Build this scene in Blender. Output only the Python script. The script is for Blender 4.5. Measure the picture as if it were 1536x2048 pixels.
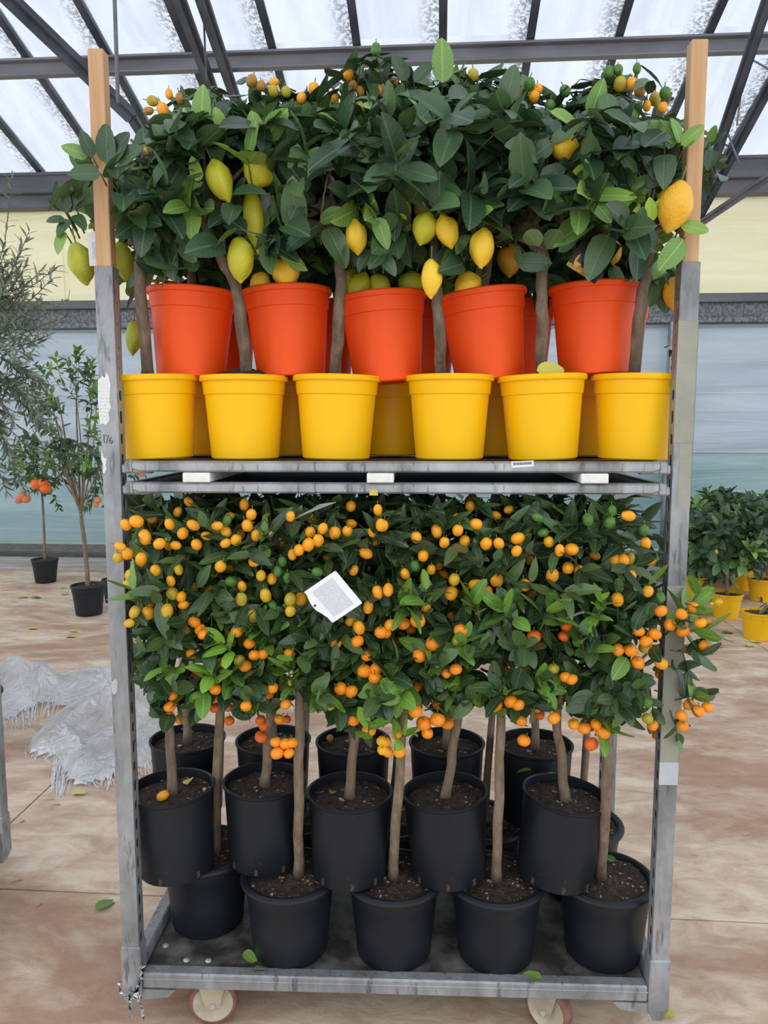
import bpy, math, random
import numpy as np
from mathutils import Vector, Matrix, Quaternion, noise
from mathutils.bvhtree import BVHTree

# ---------------------------------------------------------------- camera, sky, exposure
scene = bpy.context.scene
for o in list(bpy.data.objects):
    bpy.data.objects.remove(o)
PXF = 1538.0
CAMX, CAMY, CAMZ = 0.0453, -1.7637, 1.546
PITCH, YAW = math.radians(6.537), math.radians(2.122)
cam_data = bpy.data.cameras.new('camera')
cam = bpy.data.objects.new('camera', cam_data)
scene.collection.objects.link(cam)
cam.location = (CAMX, CAMY, CAMZ)
cam.rotation_euler = (math.radians(90) - PITCH, 0, YAW)
cam_data.sensor_fit = 'VERTICAL'
cam_data.sensor_height = 24.0
cam_data.lens = PXF / 2048 * 24.0
cam_data.clip_start = 0.02
scene.camera = cam

world = bpy.data.worlds.new('overcast_sky')
scene.world = world
world.use_nodes = True
bg = world.node_tree.nodes['Background']
bg.inputs[0].default_value = (0.88, 0.94, 1.0, 1)      # even white overcast
bg.inputs[1].default_value = 1.4
vs = scene.view_settings
vs.view_transform = 'Standard'
vs.look = 'None'
vs.gamma = 1
vs.exposure = 0.25
vs.use_curve_mapping = False

# ---------------------------------------------------------------- helpers
COL = scene.collection
BA = math.radians(-2.0)          # the greenhouse stands 2 degrees off the trolley
R = random.Random(7)
CPI, SPI, cy_, sy_ = math.cos(PITCH), math.sin(PITCH), math.cos(YAW), math.sin(YAW)

def at(px, py, Y):
    """point on the plane y = Y that the photograph shows at (px, py)"""
    a = (px - 768) / PXF; b = (1024 - py) / PXF
    f = CPI + b * SPI; z = -SPI + b * CPI
    x = a * cy_ - f * sy_; y = a * sy_ + f * cy_
    t = (Y - CAMY) / y
    return Vector((CAMX + x * t, Y, CAMZ + z * t))

def on_z(px, py, Z=0.0):
    p = at(px, py, 10.0); o = Vector((CAMX, CAMY, CAMZ)); d = p - o
    return o + d * ((Z - o.z) / d.z)

def proj(p):
    x, y, z = p[0] - CAMX, p[1] - CAMY, p[2] - CAMZ
    r = x * cy_ + y * sy_; f = -x * sy_ + y * cy_
    d = f * CPI - z * SPI; u = z * CPI + f * SPI
    return 768 + PXF * r / d, 1024 - PXF * u / d, d

class MB:
    def __init__(s):
        s.v = []; s.f = []; s.m = []
    def add(s, vs_, fs, m=0):
        n = len(s.v)
        s.v.extend([tuple(q) for q in vs_])
        for f in fs:
            s.f.append([i + n for i in f]); s.m.append(m)
        return s
    def box(s, a, b, m=0):
        x0, y0, z0 = a; x1, y1, z1 = b
        return s.add([(x0,y0,z0),(x1,y0,z0),(x1,y1,z0),(x0,y1,z0),(x0,y0,z1),(x1,y0,z1),(x1,y1,z1),(x0,y1,z1)],
              [(0,3,2,1),(4,5,6,7),(0,1,5,4),(1,2,6,5),(2,3,7,6),(3,0,4,7)], m)
    def cbox(s, a, b, c=0.003, m=0):
        """box with chamfered edges"""
        x0, y0, z0 = a; x1, y1, z1 = b
        V = []
        for sx, x, xi in ((0,x0,x0+c),(1,x1,x1-c)):
            for sy, y, yi in ((0,y0,y0+c),(1,y1,y1-c)):
                for sz, z, zi in ((0,z0,z0+c),(1,z1,z1-c)):
                    V += [(x,yi,zi),(xi,y,zi),(xi,yi,z)]
        def i(sx,sy,sz,k): return (sx*4+sy*2+sz)*3+k
        Fc = [(i(0,0,0,0),i(0,0,1,0),i(0,1,1,0),i(0,1,0,0)),(i(1,0,0,0),i(1,1,0,0),i(1,1,1,0),i(1,0,1,0)),
              (i(0,0,0,1),i(1,0,0,1),i(1,0,1,1),i(0,0,1,1)),(i(0,1,0,1),i(0,1,1,1),i(1,1,1,1),i(1,1,0,1)),
              (i(0,0,0,2),i(0,1,0,2),i(1,1,0,2),i(1,0,0,2)),(i(0,0,1,2),i(1,0,1,2),i(1,1,1,2),i(0,1,1,2))]
        for sx in (0,1):
            for sy in (0,1):
                q = (i(sx,sy,0,0),i(sx,sy,0,1),i(sx,sy,1,1),i(sx,sy,1,0)); Fc.append(q if sx==sy else q[::-1])
        for sx in (0,1):
            for sz in (0,1):
                q = (i(sx,0,sz,0),i(sx,1,sz,0),i(sx,1,sz,2),i(sx,0,sz,2)); Fc.append(q if sx==sz else q[::-1])
        for sy in (0,1):
            for sz in (0,1):
                q = (i(0,sy,sz,1),i(0,sy,sz,2),i(1,sy,sz,2),i(1,sy,sz,1)); Fc.append(q if sy==sz else q[::-1])
        for sx in (0,1):
            for sy in (0,1):
                for sz in (0,1):
                    q = (i(sx,sy,sz,0),i(sx,sy,sz,1),i(sx,sy,sz,2)); Fc.append(q if (sx+sy+sz)%2==1 else q[::-1])
        return s.add(V, Fc, m)
    def tube(s, pts, rad, n=8, cap=True, m=0):
        pts = [Vector(p) for p in pts]
        if not hasattr(rad, '__len__'): rad = [rad] * len(pts)
        V = []; ref = None
        for k, p in enumerate(pts):
            t = (pts[min(k+1, len(pts)-1)] - pts[max(k-1, 0)]).normalized()
            if ref is None:
                ref = t.orthogonal().normalized()
            ref = (ref - t * ref.dot(t)).normalized()
            bi = t.cross(ref)
            for j in range(n):
                a = 2 * math.pi * j / n
                V.append(p + (ref * math.cos(a) + bi * math.sin(a)) * rad[k])
        Fc = []
        for k in range(len(pts) - 1):
            for j in range(n):
                a = k*n + j; b = k*n + (j+1) % n
                Fc.append((a, b, b+n, a+n))
        if cap:
            Fc.append(tuple(range(n))[::-1]); Fc.append(tuple(range((len(pts)-1)*n, len(pts)*n)))
        return s.add(V, Fc, m)
    def bar(s, p, q, w, h, up=(0,0,1), m=0):
        """square beam from p to q, w across, h deep"""
        p, q = Vector(p), Vector(q); t = (q-p).normalized(); u = Vector(up)
        side = t.cross(u).normalized(); u = side.cross(t).normalized()
        V = []
        for c in (p, q):
            for a, b in ((-1,-1),(1,-1),(1,1),(-1,1)):
                V.append(c + side*a*w/2 + u*b*h/2)
        return s.add(V, [(0,1,2,3),(7,6,5,4),(0,4,5,1),(1,5,6,2),(2,6,7,3),(3,7,4,0)], m)
    def lathe(s, prof, n=36, o=(0,0,0), m=0, M=None):
        V = []
        for r, z in prof:
            for j in range(n):
                a = 2*math.pi*j/n
                v = Vector((r*math.cos(a), r*math.sin(a), z))
                V.append((M @ v if M else v) + Vector(o))
        Fc = []
        for k in range(len(prof)-1):
            for j in range(n):
                a = k*n+j; b = k*n+(j+1) % n
                Fc.append((a, b, b+n, a+n))
        return s.add(V, Fc, m)
    def mesh(s, name, mats, off=(0,0,0), smooth=False, uv=None):
        me = bpy.data.meshes.new(name)
        ox, oy, oz = off
        me.from_pydata([(x-ox, y-oy, z-oz) for x, y, z in s.v], [], s.f)
        for m_ in (mats if isinstance(mats, (list, tuple)) else [mats]): me.materials.append(m_)
        if any(s.m): me.polygons.foreach_set('material_index', s.m)
        if smooth:
            me.polygons.foreach_set('use_smooth', [True]*len(me.polygons))
            if isinstance(smooth, (int, float)) and smooth is not True:
                try: me.set_sharp_from_angle(angle=math.radians(smooth))
                except Exception: pass
        me.update()
        return me

def link(name, data, parent=None, loc=(0,0,0)):
    o = bpy.data.objects.new(name, data); COL.objects.link(o)
    o.location = loc
    if parent is not None: o.parent = parent
    return o
def tag(o, label=None, cat=None, group=None, kind=None):
    if label: o['label'] = label
    if cat: o['category'] = cat
    if group: o['group'] = group
    if kind: o['kind'] = kind
    return o
def root(name, loc, label, cat, group=None):
    return tag(link(name, None, None, loc), label, cat, group)
def top_of(p):
    while p.parent: p = p.parent
    return p
def part(name, mb, mats, parent, smooth=False, label=None, kind=None):
    """mesh given in world coordinates, under a root that is only moved, never turned"""
    o = link(name, mb.mesh(name, mats, top_of(parent).location, smooth), parent)
    return tag(o, label, kind=kind)
def thing(name, mb, mats, label, cat, group=None, base=None, smooth=False):
    if base is None:
        A = np.array(mb.v); base = (A[:,0].mean(), A[:,1].mean(), A[:,2].min())
    o = link(name, mb.mesh(name, mats, base, smooth), None, base)
    return tag(o, label, cat, group)
def bstruct(name, mb, mats, smooth=False):
    o = link(name, mb.mesh(name, mats, (0,0,0), smooth)); o.rotation_euler[2] = BA
    return tag(o, kind='structure')
def copy_tree(o, parent=None):
    c = o.copy(); COL.objects.link(c); c.parent = parent
    for ch in list(o.children): copy_tree(ch, c)
    return c
def W2B(p):   # world to greenhouse coordinates
    c, s_ = math.cos(BA), math.sin(BA)
    return Vector((p[0]*c + p[1]*s_, -p[0]*s_ + p[1]*c, p[2]))

# ---------------------------------------------------------------- materials
def srgb(r, g, b):
    return tuple(((c/255)/12.92 if c/255 <= .04045 else ((c/255+.055)/1.055)**2.4) for c in (r, g, b)) + (1,)
def newmat(name):
    m = bpy.data.materials.new(name); m.use_nodes = True
    nt = m.node_tree; b = nt.nodes['Principled BSDF']
    return m, nt, b
def N(nt, t, **kw):
    n = nt.nodes.new(t)
    for k, v in kw.items(): setattr(n, k, v)
    return n
def ramp(nt, stops, fac):
    n = N(nt, 'ShaderNodeValToRGB'); e = n.color_ramp.elements
    while len(e) < len(stops): e.new(0.5)
    for i_, (p, c) in enumerate(stops):
        e[i_].position = p; e[i_].color = c if hasattr(c, '__len__') else (c, c, c, 1)
    nt.links.new(fac, n.inputs[0]); return n.outputs[0]
def noise_tex(nt, scale, detail=4, rough=.55, vec=None, dist=0):
    n = N(nt, 'ShaderNodeTexNoise'); n.inputs['Scale'].default_value = scale; n.inputs['Detail'].default_value = detail
    n.inputs['Roughness'].default_value = rough; n.inputs['Distortion'].default_value = dist
    if vec is None: vec = N(nt, 'ShaderNodeTexCoord').outputs['Object']
    nt.links.new(vec, n.inputs['Vector']); return n.outputs['Fac']
def mapping(nt, sc=(1,1,1), rot=(0,0,0), src='Object'):
    tc = N(nt, 'ShaderNodeTexCoord'); mp = N(nt, 'ShaderNodeMapping')
    mp.inputs['Scale'].default_value = sc; mp.inputs['Rotation'].default_value = rot
    nt.links.new(tc.outputs[src], mp.inputs['Vector']); return mp.outputs[0]
def bump(nt, b, h, strength=.3, dist=.002):
    n = N(nt, 'ShaderNodeBump'); n.inputs['Strength'].default_value = strength; n.inputs['Distance'].default_value = dist
    nt.links.new(h, n.inputs['Height']); nt.links.new(n.outputs[0], b.inputs['Normal'])
def math_n(nt, op, a, b=None):
    n = N(nt, 'ShaderNodeMath', operation=op)
    for i_, v in enumerate((a, b)):
        if v is None: continue
        if isinstance(v, (int, float)): n.inputs[i_].default_value = v
        else: nt.links.new(v, n.inputs[i_])
    return n.outputs[0]
def mixc(nt, fac, a, b):
    n = N(nt, 'ShaderNodeMix', data_type='RGBA')
    for k, v in ((0, fac), (6, a), (7, b)):
        if isinstance(v, (int, float)): n.inputs[k].default_value = v
        elif isinstance(v, tuple): n.inputs[k].default_value = v
        else: nt.links.new(v, n.inputs[k])
    return n.outputs[2]
def simple(name, c1, c2=None, scale=20, rough=.5, metal=0, bmp=0, bdist=.002, sc=(1,1,1), detail=4, lo=.35, hi=.65, spec=.5):
    m, nt, b = newmat(name)
    b.inputs['Roughness'].default_value = rough; b.inputs['Metallic'].default_value = metal
    b.inputs['Specular IOR Level'].default_value = spec
    if c2 is None: b.inputs['Base Color'].default_value = c1
    else:
        f = noise_tex(nt, scale, detail, vec=mapping(nt, sc))
        nt.links.new(ramp(nt, [(lo, c1), (hi, c2)], f), b.inputs['Base Color'])
        if bmp: bump(nt, b, f, bmp, bdist)
    return m

def galvanised(name, c1, c2, c3):
    m, nt, b = newmat(name)
    f = noise_tex(nt, 9, 6, .65, mapping(nt, (1, 1, .35)))
    v = N(nt, 'ShaderNodeTexVoronoi'); v.inputs['Scale'].default_value = 60
    nt.links.new(mapping(nt, (1, 1, .6)), v.inputs['Vector'])
    c = ramp(nt, [(.3, c1), (.5, c2), (.72, c3)], f)
    c = mixc(nt, .05, c, v.outputs['Color'])
    sc = noise_tex(nt, 55, 3, .7, mapping(nt, (1, 1, .15)))
    c = mixc(nt, math_n(nt, 'MULTIPLY', ramp(nt, [(.58, 0.), (.68, 1.)], sc), .6), c, srgb(60, 62, 66))
    hs = N(nt, 'ShaderNodeHueSaturation'); hs.inputs['Saturation'].default_value = .35
    nt.links.new(c, hs.inputs['Color'])
    nt.links.new(hs.outputs[0], b.inputs['Base Color'])
    b.inputs['Metallic'].default_value = .35; b.inputs['Roughness'].default_value = .5
    return m
M_GALV = galvanised('galvanised_steel', srgb(98, 104, 110), srgb(136, 143, 150), srgb(168, 175, 182))
M_GALV2 = galvanised('worn_tray_steel', srgb(104, 106, 106), srgb(150, 153, 153), srgb(182, 184, 184))
M_FRAME = simple('dark_roof_steel', srgb(66, 72, 82), srgb(96, 102, 112), 3, .55, .2)
M_BEAM = simple('grey_beam_steel', srgb(112, 112, 118), srgb(140, 140, 146), 4, .55, .2, sc=(.3, 1, 1))
M_GUTTER = simple('gutter_steel', srgb(84, 86, 92), srgb(108, 110, 114), 2.5, .6, .1, sc=(.4, 1, 2))
M_SPANGLE = simple('spangled_beam', srgb(84, 88, 90), srgb(122, 127, 130), 40, .5, .3, sc=(1, 1, .6), detail=2, lo=.42, hi=.58)
M_WOOD = simple('raw_pine', srgb(190, 146, 102), srgb(218, 180, 138), 34, .7, bmp=.15, sc=(1, 1, .06), lo=.3, hi=.7)
M_DECK = simple('worn_plywood_deck', srgb(52, 48, 46), srgb(124, 118, 114), 14, .55, bmp=.3, detail=9, lo=.40, hi=.72)
M_DARKPANEL = simple('dark_shelf_board', srgb(40, 39, 40), srgb(74, 72, 72), 8, .6, detail=6)
M_STYRO = simple('white_polystyrene', srgb(226, 224, 218), srgb(246, 244, 240), 40, .85, bmp=.5, bdist=.004)
M_RUBBER = simple('brown_tyre', srgb(112, 74, 62), srgb(140, 98, 84), 20, .6)
M_CASTER = simple('cream_fork', srgb(160, 146, 122), srgb(190, 178, 152), 14, .5, .1)
M_HUB = simple('cream_wheel_hub', srgb(176, 164, 142), srgb(200, 190, 170), 18, .55)
M_BOLT = simple('zinc_bolt', srgb(176, 180, 178), srgb(205, 208, 204), 40, .4, .4)

def plastic(name, col, dark, rough=.42, speck=None):
    m, nt, b = newmat(name)
    f = noise_tex(nt, 7, 3, .5, mapping(nt, (1, 1, .5)))
    c = ramp(nt, [(.3, dark), (.7, col)], f)
    if speck:
        f2 = noise_tex(nt, 120, 2, .6)
        c = mixc(nt, math_n(nt, 'MULTIPLY', ramp(nt, [(.72, 0.), (.76, 1.)], f2), .4), c, speck)
    nt.links.new(c, b.inputs['Base Color'])
    g = noise_tex(nt, 260, 2, .5); bump(nt, b, g, .08, .001)
    b.inputs['Roughness'].default_value = rough; b.inputs['Specular IOR Level'].default_value = .35
    return m
M_YELLOW = plastic('yellow_pot_plastic', srgb(255, 198, 0), srgb(252, 191, 0), .5)
M_ORANGE = plastic('orange_pot_plastic', srgb(252, 88, 18), srgb(248, 82, 15), .5)
M_BLACK = plastic('black_pot_plastic', srgb(28, 33, 39), srgb(23, 27, 33), .45, srgb(110, 108, 104))
M_YELLOW2 = plastic('weathered_yellow_plastic', srgb(238, 186, 8), srgb(226, 172, 8), .5)

def soil_mat():
    m, nt, b = newmat('dark_potting_soil')
    f = noise_tex(nt, 60, 6, .7)
    v = N(nt, 'ShaderNodeTexVoronoi'); v.inputs['Scale'].default_value = 130
    nt.links.new(N(nt, 'ShaderNodeTexCoord').outputs['Object'], v.inputs['Vector'])
    c = ramp(nt, [(.35, srgb(34, 26, 20)), (.5, srgb(56, 43, 34)), (.72, srgb(92, 76, 62))], f)
    w = N(nt, 'ShaderNodeSeparateColor'); nt.links.new(v.outputs['Color'], w.inputs[0])
    c = mixc(nt, ramp(nt, [(.965, 0.), (.97, 1.)], w.outputs[0]), c, srgb(170, 156, 136))
    nt.links.new(c, b.inputs['Base Color']); b.inputs['Roughness'].default_value = .9
    bump(nt, b, math_n(nt, 'ADD', f, v.outputs['Distance']), .9, .006)
    return m
M_SOIL = soil_mat()
M_PEB = simple('soil_crumbs', srgb(70, 56, 46), srgb(176, 164, 146), 60, .9, lo=.5, hi=.68)

def bark(name, c1, c2, c3):
    m, nt, b = newmat(name)
    f = noise_tex(nt, 40, 6, .65, mapping(nt, (1, 1, .35)))
    nt.links.new(ramp(nt, [(.3, c1), (.52, c2), (.75, c3)], f), b.inputs['Base Color'])
    b.inputs['Roughness'].default_value = .8; bump(nt, b, f, .6, .004)
    return m
M_BARK = bark('citrus_bark', srgb(82, 68, 56), srgb(112, 95, 79), srgb(144, 127, 108))
M_BARK2 = bark('pale_citrus_bark', srgb(98, 82, 66), srgb(128, 110, 90), srgb(156, 138, 116))
M_TWIG = simple('green_twig', srgb(66, 82, 46), srgb(98, 108, 66), 30, .6)

def leaf_mat(name, stops, rough, rib, spec=.5):
    """colour varies from leaf to leaf; pale midrib and faint side veins"""
    m, nt, b = newmat(name)
    oi = N(nt, 'ShaderNodeObjectInfo'); ge = N(nt, 'ShaderNodeNewGeometry')
    r_ = math_n(nt, 'FRACT', math_n(nt, 'ADD', oi.outputs['Random'], ge.outputs['Random Per Island']))
    c = ramp(nt, stops, r_)
    uv = N(nt, 'ShaderNodeUVMap'); sx = N(nt, 'ShaderNodeSeparateXYZ'); nt.links.new(uv.outputs[0], sx.inputs[0])
    d = math_n(nt, 'ABSOLUTE', math_n(nt, 'SUBTRACT', sx.outputs[1], .5))
    mid = ramp(nt, [(.0, 1.), (.025, .7), (.05, 0.)], d)
    sv = math_n(nt, 'SINE', math_n(nt, 'MULTIPLY', math_n(nt, 'SUBTRACT', sx.outputs[0], math_n(nt, 'MULTIPLY', d, .45)), 52.0))
    sv = math_n(nt, 'POWER', math_n(nt, 'ADD', math_n(nt, 'MULTIPLY', sv, .5), .5), 5.0)
    f = math_n(nt, 'MAXIMUM', math_n(nt, 'MULTIPLY', mid, .6), math_n(nt, 'MULTIPLY', sv, .13))
    c = mixc(nt, f, c, rib)
    nt.links.new(c, b.inputs['Base Color'])
    b.inputs['Roughness'].default_value = rough; b.inputs['Specular IOR Level'].default_value = spec
    bump(nt, b, math_n(nt, 'ADD', math_n(nt, 'MULTIPLY', mid, -.6), math_n(nt, 'MULTIPLY', noise_tex(nt, 5, 2), .8)), .5, .0022)
    return m
LEAFM = {
 'lemon': [leaf_mat('lemon_leaf_dark', [(0., srgb(40, 63, 46)), (.5, srgb(54, 80, 54)), (1., srgb(80, 108, 66))], .36, srgb(96, 130, 82)),
           leaf_mat('lemon_leaf_under', [(0., srgb(74, 108, 70)), (1., srgb(104, 138, 84))], .6, srgb(140, 166, 112)),
           leaf_mat('lemon_leaf_young', [(0., srgb(112, 150, 72)), (.5, srgb(104, 146, 66)), (1., srgb(132, 168, 72))], .45, srgb(176, 200, 124)),
           leaf_mat('lemon_leaf_lime', [(0., srgb(150, 186, 62)), (1., srgb(166, 200, 70))], .45, srgb(200, 216, 130))],
 'kumquat': [leaf_mat('kumquat_leaf_dark', [(0., srgb(40, 60, 38)), (.5, srgb(57, 80, 45)), (1., srgb(86, 110, 58))], .33, srgb(104, 130, 84)),
           leaf_mat('kumquat_leaf_under', [(0., srgb(76, 104, 66)), (1., srgb(100, 128, 80))], .6, srgb(132, 156, 104)),
           leaf_mat('kumquat_leaf_young', [(0., srgb(86, 126, 44)), (1., srgb(118, 152, 58))], .4, srgb(160, 186, 100)),
           leaf_mat('kumquat_leaf_lime', [(0., srgb(120, 164, 50)), (1., srgb(140, 180, 60))], .4, srgb(180, 204, 110))],
 'calamondin': [leaf_mat('calamondin_leaf_dark', [(0., srgb(40, 62, 40)), (.5, srgb(57, 82, 47)), (1., srgb(86, 112, 58))], .35, srgb(98, 126, 80)),
           leaf_mat('calamondin_leaf_under', [(0., srgb(80, 110, 72)), (1., srgb(106, 134, 90))], .6, srgb(136, 160, 110)),
           leaf_mat('calamondin_leaf_young', [(0., srgb(84, 128, 44)), (1., srgb(116, 156, 60))], .4, srgb(160, 188, 104)),
           leaf_mat('calamondin_leaf_lime', [(0., srgb(120, 168, 54)), (1., srgb(142, 186, 66))], .4, srgb(180, 206, 110))],
 'olive': [leaf_mat('olive_leaf', [(0., srgb(70, 84, 66)), (.6, srgb(98, 112, 92)), (1., srgb(140, 150, 134))], .5, srgb(150, 160, 140)),
           leaf_mat('olive_leaf_under', [(0., srgb(132, 142, 126)), (1., srgb(170, 178, 164))], .7, srgb(180, 186, 170)), None, None],
}
LEAFM['olive'][2] = LEAFM['olive'][3] = LEAFM['olive'][0]
LEAFM['orange'] = LEAFM['calamondin']

def fruit_mat(name, c1, c2, rough=.38, pores=90, bs=.25, c3=None):
    m, nt, b = newmat(name)
    oi = N(nt, 'ShaderNodeObjectInfo')
    tc = N(nt, 'ShaderNodeTexCoord'); ad = N(nt, 'ShaderNodeVectorMath', operation='ADD')
    nt.links.new(tc.outputs['Object'], ad.inputs[0]); nt.links.new(oi.outputs['Location'], ad.inputs[1])
    f = noise_tex(nt, 1.1, 3, .5, ad.outputs[0])
    st = [(.3, c1), (.68, c2)]
    nt.links.new(ramp(nt, st, f), b.inputs['Base Color'])
    b.inputs['Roughness'].default_value = rough
    b.inputs['Subsurface Weight'].default_value = 0.0
    n = N(nt, 'ShaderNodeTexNoise'); n.inputs['Scale'].default_value = pores / 10; n.inputs['Detail'].default_value = 2
    nt.links.new(tc.outputs['Object'], n.inputs['Vector'])
    bump(nt, b, n.outputs[0], bs, .05)
    return m
FRM = {
 'ko': fruit_mat('kumquat_orange', srgb(250, 160, 26), srgb(252, 176, 36), .34, 60, .12),
 'koy': fruit_mat('kumquat_amber', srgb(232, 168, 30), srgb(248, 172, 34), .36, 60, .12),
 'ky': fruit_mat('kumquat_yellow', srgb(206, 172, 40), srgb(230, 176, 38), .36, 60, .12),
 'kyg': fruit_mat('kumquat_turning', srgb(156, 150, 44), srgb(208, 172, 44), .36, 60, .12),
 'kg': fruit_mat('kumquat_green', srgb(58, 104, 42), srgb(90, 130, 48), .36, 60, .12),
 'co': fruit_mat('calamondin_orange', srgb(250, 142, 20), srgb(252, 158, 30), .36, 60, .16),
 'coy': fruit_mat('calamondin_amber', srgb(240, 164, 30), srgb(252, 164, 30), .36, 60, .16),
 'cy': fruit_mat('calamondin_yellow', srgb(236, 190, 40), srgb(246, 180, 34), .36, 60, .16),
 'cyg': fruit_mat('calamondin_turning', srgb(150, 152, 46), srgb(200, 170, 44), .36, 60, .16),
 'cg': fruit_mat('calamondin_green', srgb(66, 112, 44), srgb(92, 136, 50), .36, 60, .16),
 'cor': fruit_mat('calamondin_deep_orange', srgb(236, 104, 30), srgb(244, 124, 34), .36, 60, .16),
 'cd': fruit_mat('kumquat_dull', srgb(150, 118, 50), srgb(196, 132, 48), .4, 60, .16),
 'ly': fruit_mat('lemon_yellow', srgb(246, 198, 40), srgb(250, 212, 62), .42, 95, .16),
 'lyg': fruit_mat('lemon_greenish', srgb(184, 186, 44), srgb(214, 204, 50), .45, 95, .18),
 'lg': fruit_mat('lemon_turning', srgb(150, 158, 44), srgb(190, 188, 48), .45, 95, .18),
 'lo': fruit_mat('lemon_golden', srgb(244, 180, 44), srgb(250, 192, 56), .45, 95, .18),
 'or': fruit_mat('mandarin_orange', srgb(240, 104, 34), srgb(248, 124, 40), .4, 95, .3),
 'oo': fruit_mat('mandarin_faded', srgb(214, 120, 84), srgb(232, 140, 100), .5, 95, .3),
}
M_CALYX = simple('green_calyx', srgb(84, 110, 50), srgb(112, 132, 66), 30, .6)

# ---------------------------------------------------------------- greenhouse shell (greenhouse coordinates)
def floor_mat():
    m, nt, b = newmat('stamped_concrete')
    v = mapping(nt, (1, 1, 1))
    f1 = noise_tex(nt, 1.3, 7, .6, mapping(nt, (.8, 1.5, 1)), .4)
    f2 = noise_tex(nt, 7, 7, .68, mapping(nt, (.7, 1.4, 1)), .6)
    f3 = noise_tex(nt, 60, 4, .7, v)
    c = ramp(nt, [(.28, srgb(178, 146, 122)), (.44, srgb(206, 178, 152)), (.56, srgb(224, 202, 178)), (.74, srgb(238, 222, 202))], f2)
    c = mixc(nt, ramp(nt, [(.47, 0.), (.60, .75)], f1), c, srgb(166, 124, 100))
    c = mixc(nt, math_n(nt, 'MULTIPLY', ramp(nt, [(.6, 0.), (.72, 1.)], f3), .25), c, srgb(230, 222, 210))
    nt.links.new(c, b.inputs['Base Color']); b.inputs['Roughness'].default_value = .62
    bump(nt, b, math_n(nt, 'ADD', f2, math_n(nt, 'MULTIPLY', f3, .25)), .35, .012)
    return m
M_FLOOR = floor_mat()
M_JOINT = simple('dark_joint', srgb(70, 56, 50), srgb(92, 76, 66), 20, .9)
M_KERB = simple('grey_kerb_concrete', srgb(150, 142, 134), srgb(188, 180, 170), 6, .85, bmp=.3, sc=(.4, 1, 1))
M_EARTH = simple('dark_earth', srgb(42, 40, 36), srgb(74, 70, 62), 8, .95, bmp=.6)
M_OUT = simple('outside_ground', srgb(110, 122, 108), srgb(140, 146, 130), 1.5, .95)

fl = bstruct('floor', MB().box((-11, -7.5, -.06), (11.2, 5.96, -.012)), M_JOINT)
cols_ = [-9.4, -5.48, -1.552, 2.36, 6.28, 10.2]; rows_ = [-7.2, -3.3, .556, 5.95]
g = .0035
for j in range(3):
    for i in range(5):
        mb = MB().cbox((cols_[i]+g, rows_[j]+g, -.012), (cols_[i+1]-g, rows_[j+1]-g, 0), .002)
        link('slab', mb.mesh('slab', M_FLOOR), fl)
bstruct('trim_1', MB().cbox((-11, 5.96, -.06), (11.2, 6.62, .035), .01), M_KERB)
bstruct('floor_earth', MB().box((-11, 6.62, -.06), (11.2, 7.7, .01)), M_EARTH)
bstruct('ground_outside', MB().box((-40, 7.7, -.1), (40, 60, -.02)), M_OUT)

def film_mat(name, ca, cb, tint, trn):
    m, nt, b = newmat(name)
    f = noise_tex(nt, 2.2, 6, .6, mapping(nt, (.22, 1, 2.4)), .6)
    f2 = noise_tex(nt, 26, 3, .6, mapping(nt, (.05, 1, 1.)))
    c = mixc(nt, ramp(nt, [(.3, 0.), (.7, 1.)], f), ca, cb)
    c = mixc(nt, math_n(nt, 'MULTIPLY', ramp(nt, [(.62, 0.), (.68, 1.)], f2), .22), c, srgb(240, 244, 246))
    d = N(nt, 'ShaderNodeBsdfDiffuse'); t = N(nt, 'ShaderNodeBsdfTranslucent'); mx = N(nt, 'ShaderNodeMixShader')
    gl = N(nt, 'ShaderNodeBsdfGlossy'); gl.inputs['Roughness'].default_value = .3; mg = N(nt, 'ShaderNodeMixShader')
    nt.links.new(c, d.inputs[0]); nt.links.new(c, t.inputs[0]); mx.inputs[0].default_value = trn
    nt.links.new(d.outputs[0], mx.inputs[1]); nt.links.new(t.outputs[0], mx.inputs[2])
    mg.inputs[0].default_value = .08
    nt.links.new(mx.outputs[0], mg.inputs[1]); nt.links.new(gl.outputs[0], mg.inputs[2])
    bp = N(nt, 'ShaderNodeBump'); bp.inputs['Strength'].default_value = .5; bp.inputs['Distance'].default_value = .03
    nt.links.new(f, bp.inputs['Height']); nt.links.new(bp.outputs[0], gl.inputs['Normal']); nt.links.new(bp.outputs[0], d.inputs['Normal'])
    nt.links.new(mg.outputs[0], nt.nodes['Material Output'].inputs[0])
    return m
M_FILM_UP = film_mat('clear_wall_film', srgb(190, 201, 211), srgb(222, 229, 235), 0, .55)
M_FILM_LO = film_mat('aqua_wall_film', srgb(164, 194, 196), srgb(192, 214, 216), 0, .5)
M_CREAM = film_mat('cream_wall_panel', srgb(234, 220, 168), srgb(246, 238, 200), 0, .5)

def wavy_sheet(x0, x1, z0, z1, y, nx, nz, amp, seed):
    mb = MB(); V = []
    for k in range(2):
        for j in range(nz+1):
            for i in range(nx+1):
                x = x0+(x1-x0)*i/nx; z = z0+(z1-z0)*j/nz
                V.append((x, y+.004*k+amp*noise.noise((x*.6, z*1.6, seed)), z))
    Fc = []; o2 = (nx+1)*(nz+1)
    for j in range(nz):
        for i in range(nx):
            a = j*(nx+1)+i
            Fc.append((a, a+1, a+nx+2, a+nx+1)); Fc.append((o2+a+nx+1, o2+a+nx+2, o2+a+1, o2+a))
    return mb.add(V, Fc)
wl = bstruct('wall_back', wavy_sheet(-11, 11, 1.22, 2.66, 7.2, 60, 8, .03, 1), M_FILM_UP, True)
link('lower_sheet', wavy_sheet(-11, 11, .12, 1.24, 7.185, 60, 7, .02, 5).mesh('lower_sheet', M_FILM_LO, smooth=True), wl)
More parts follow.
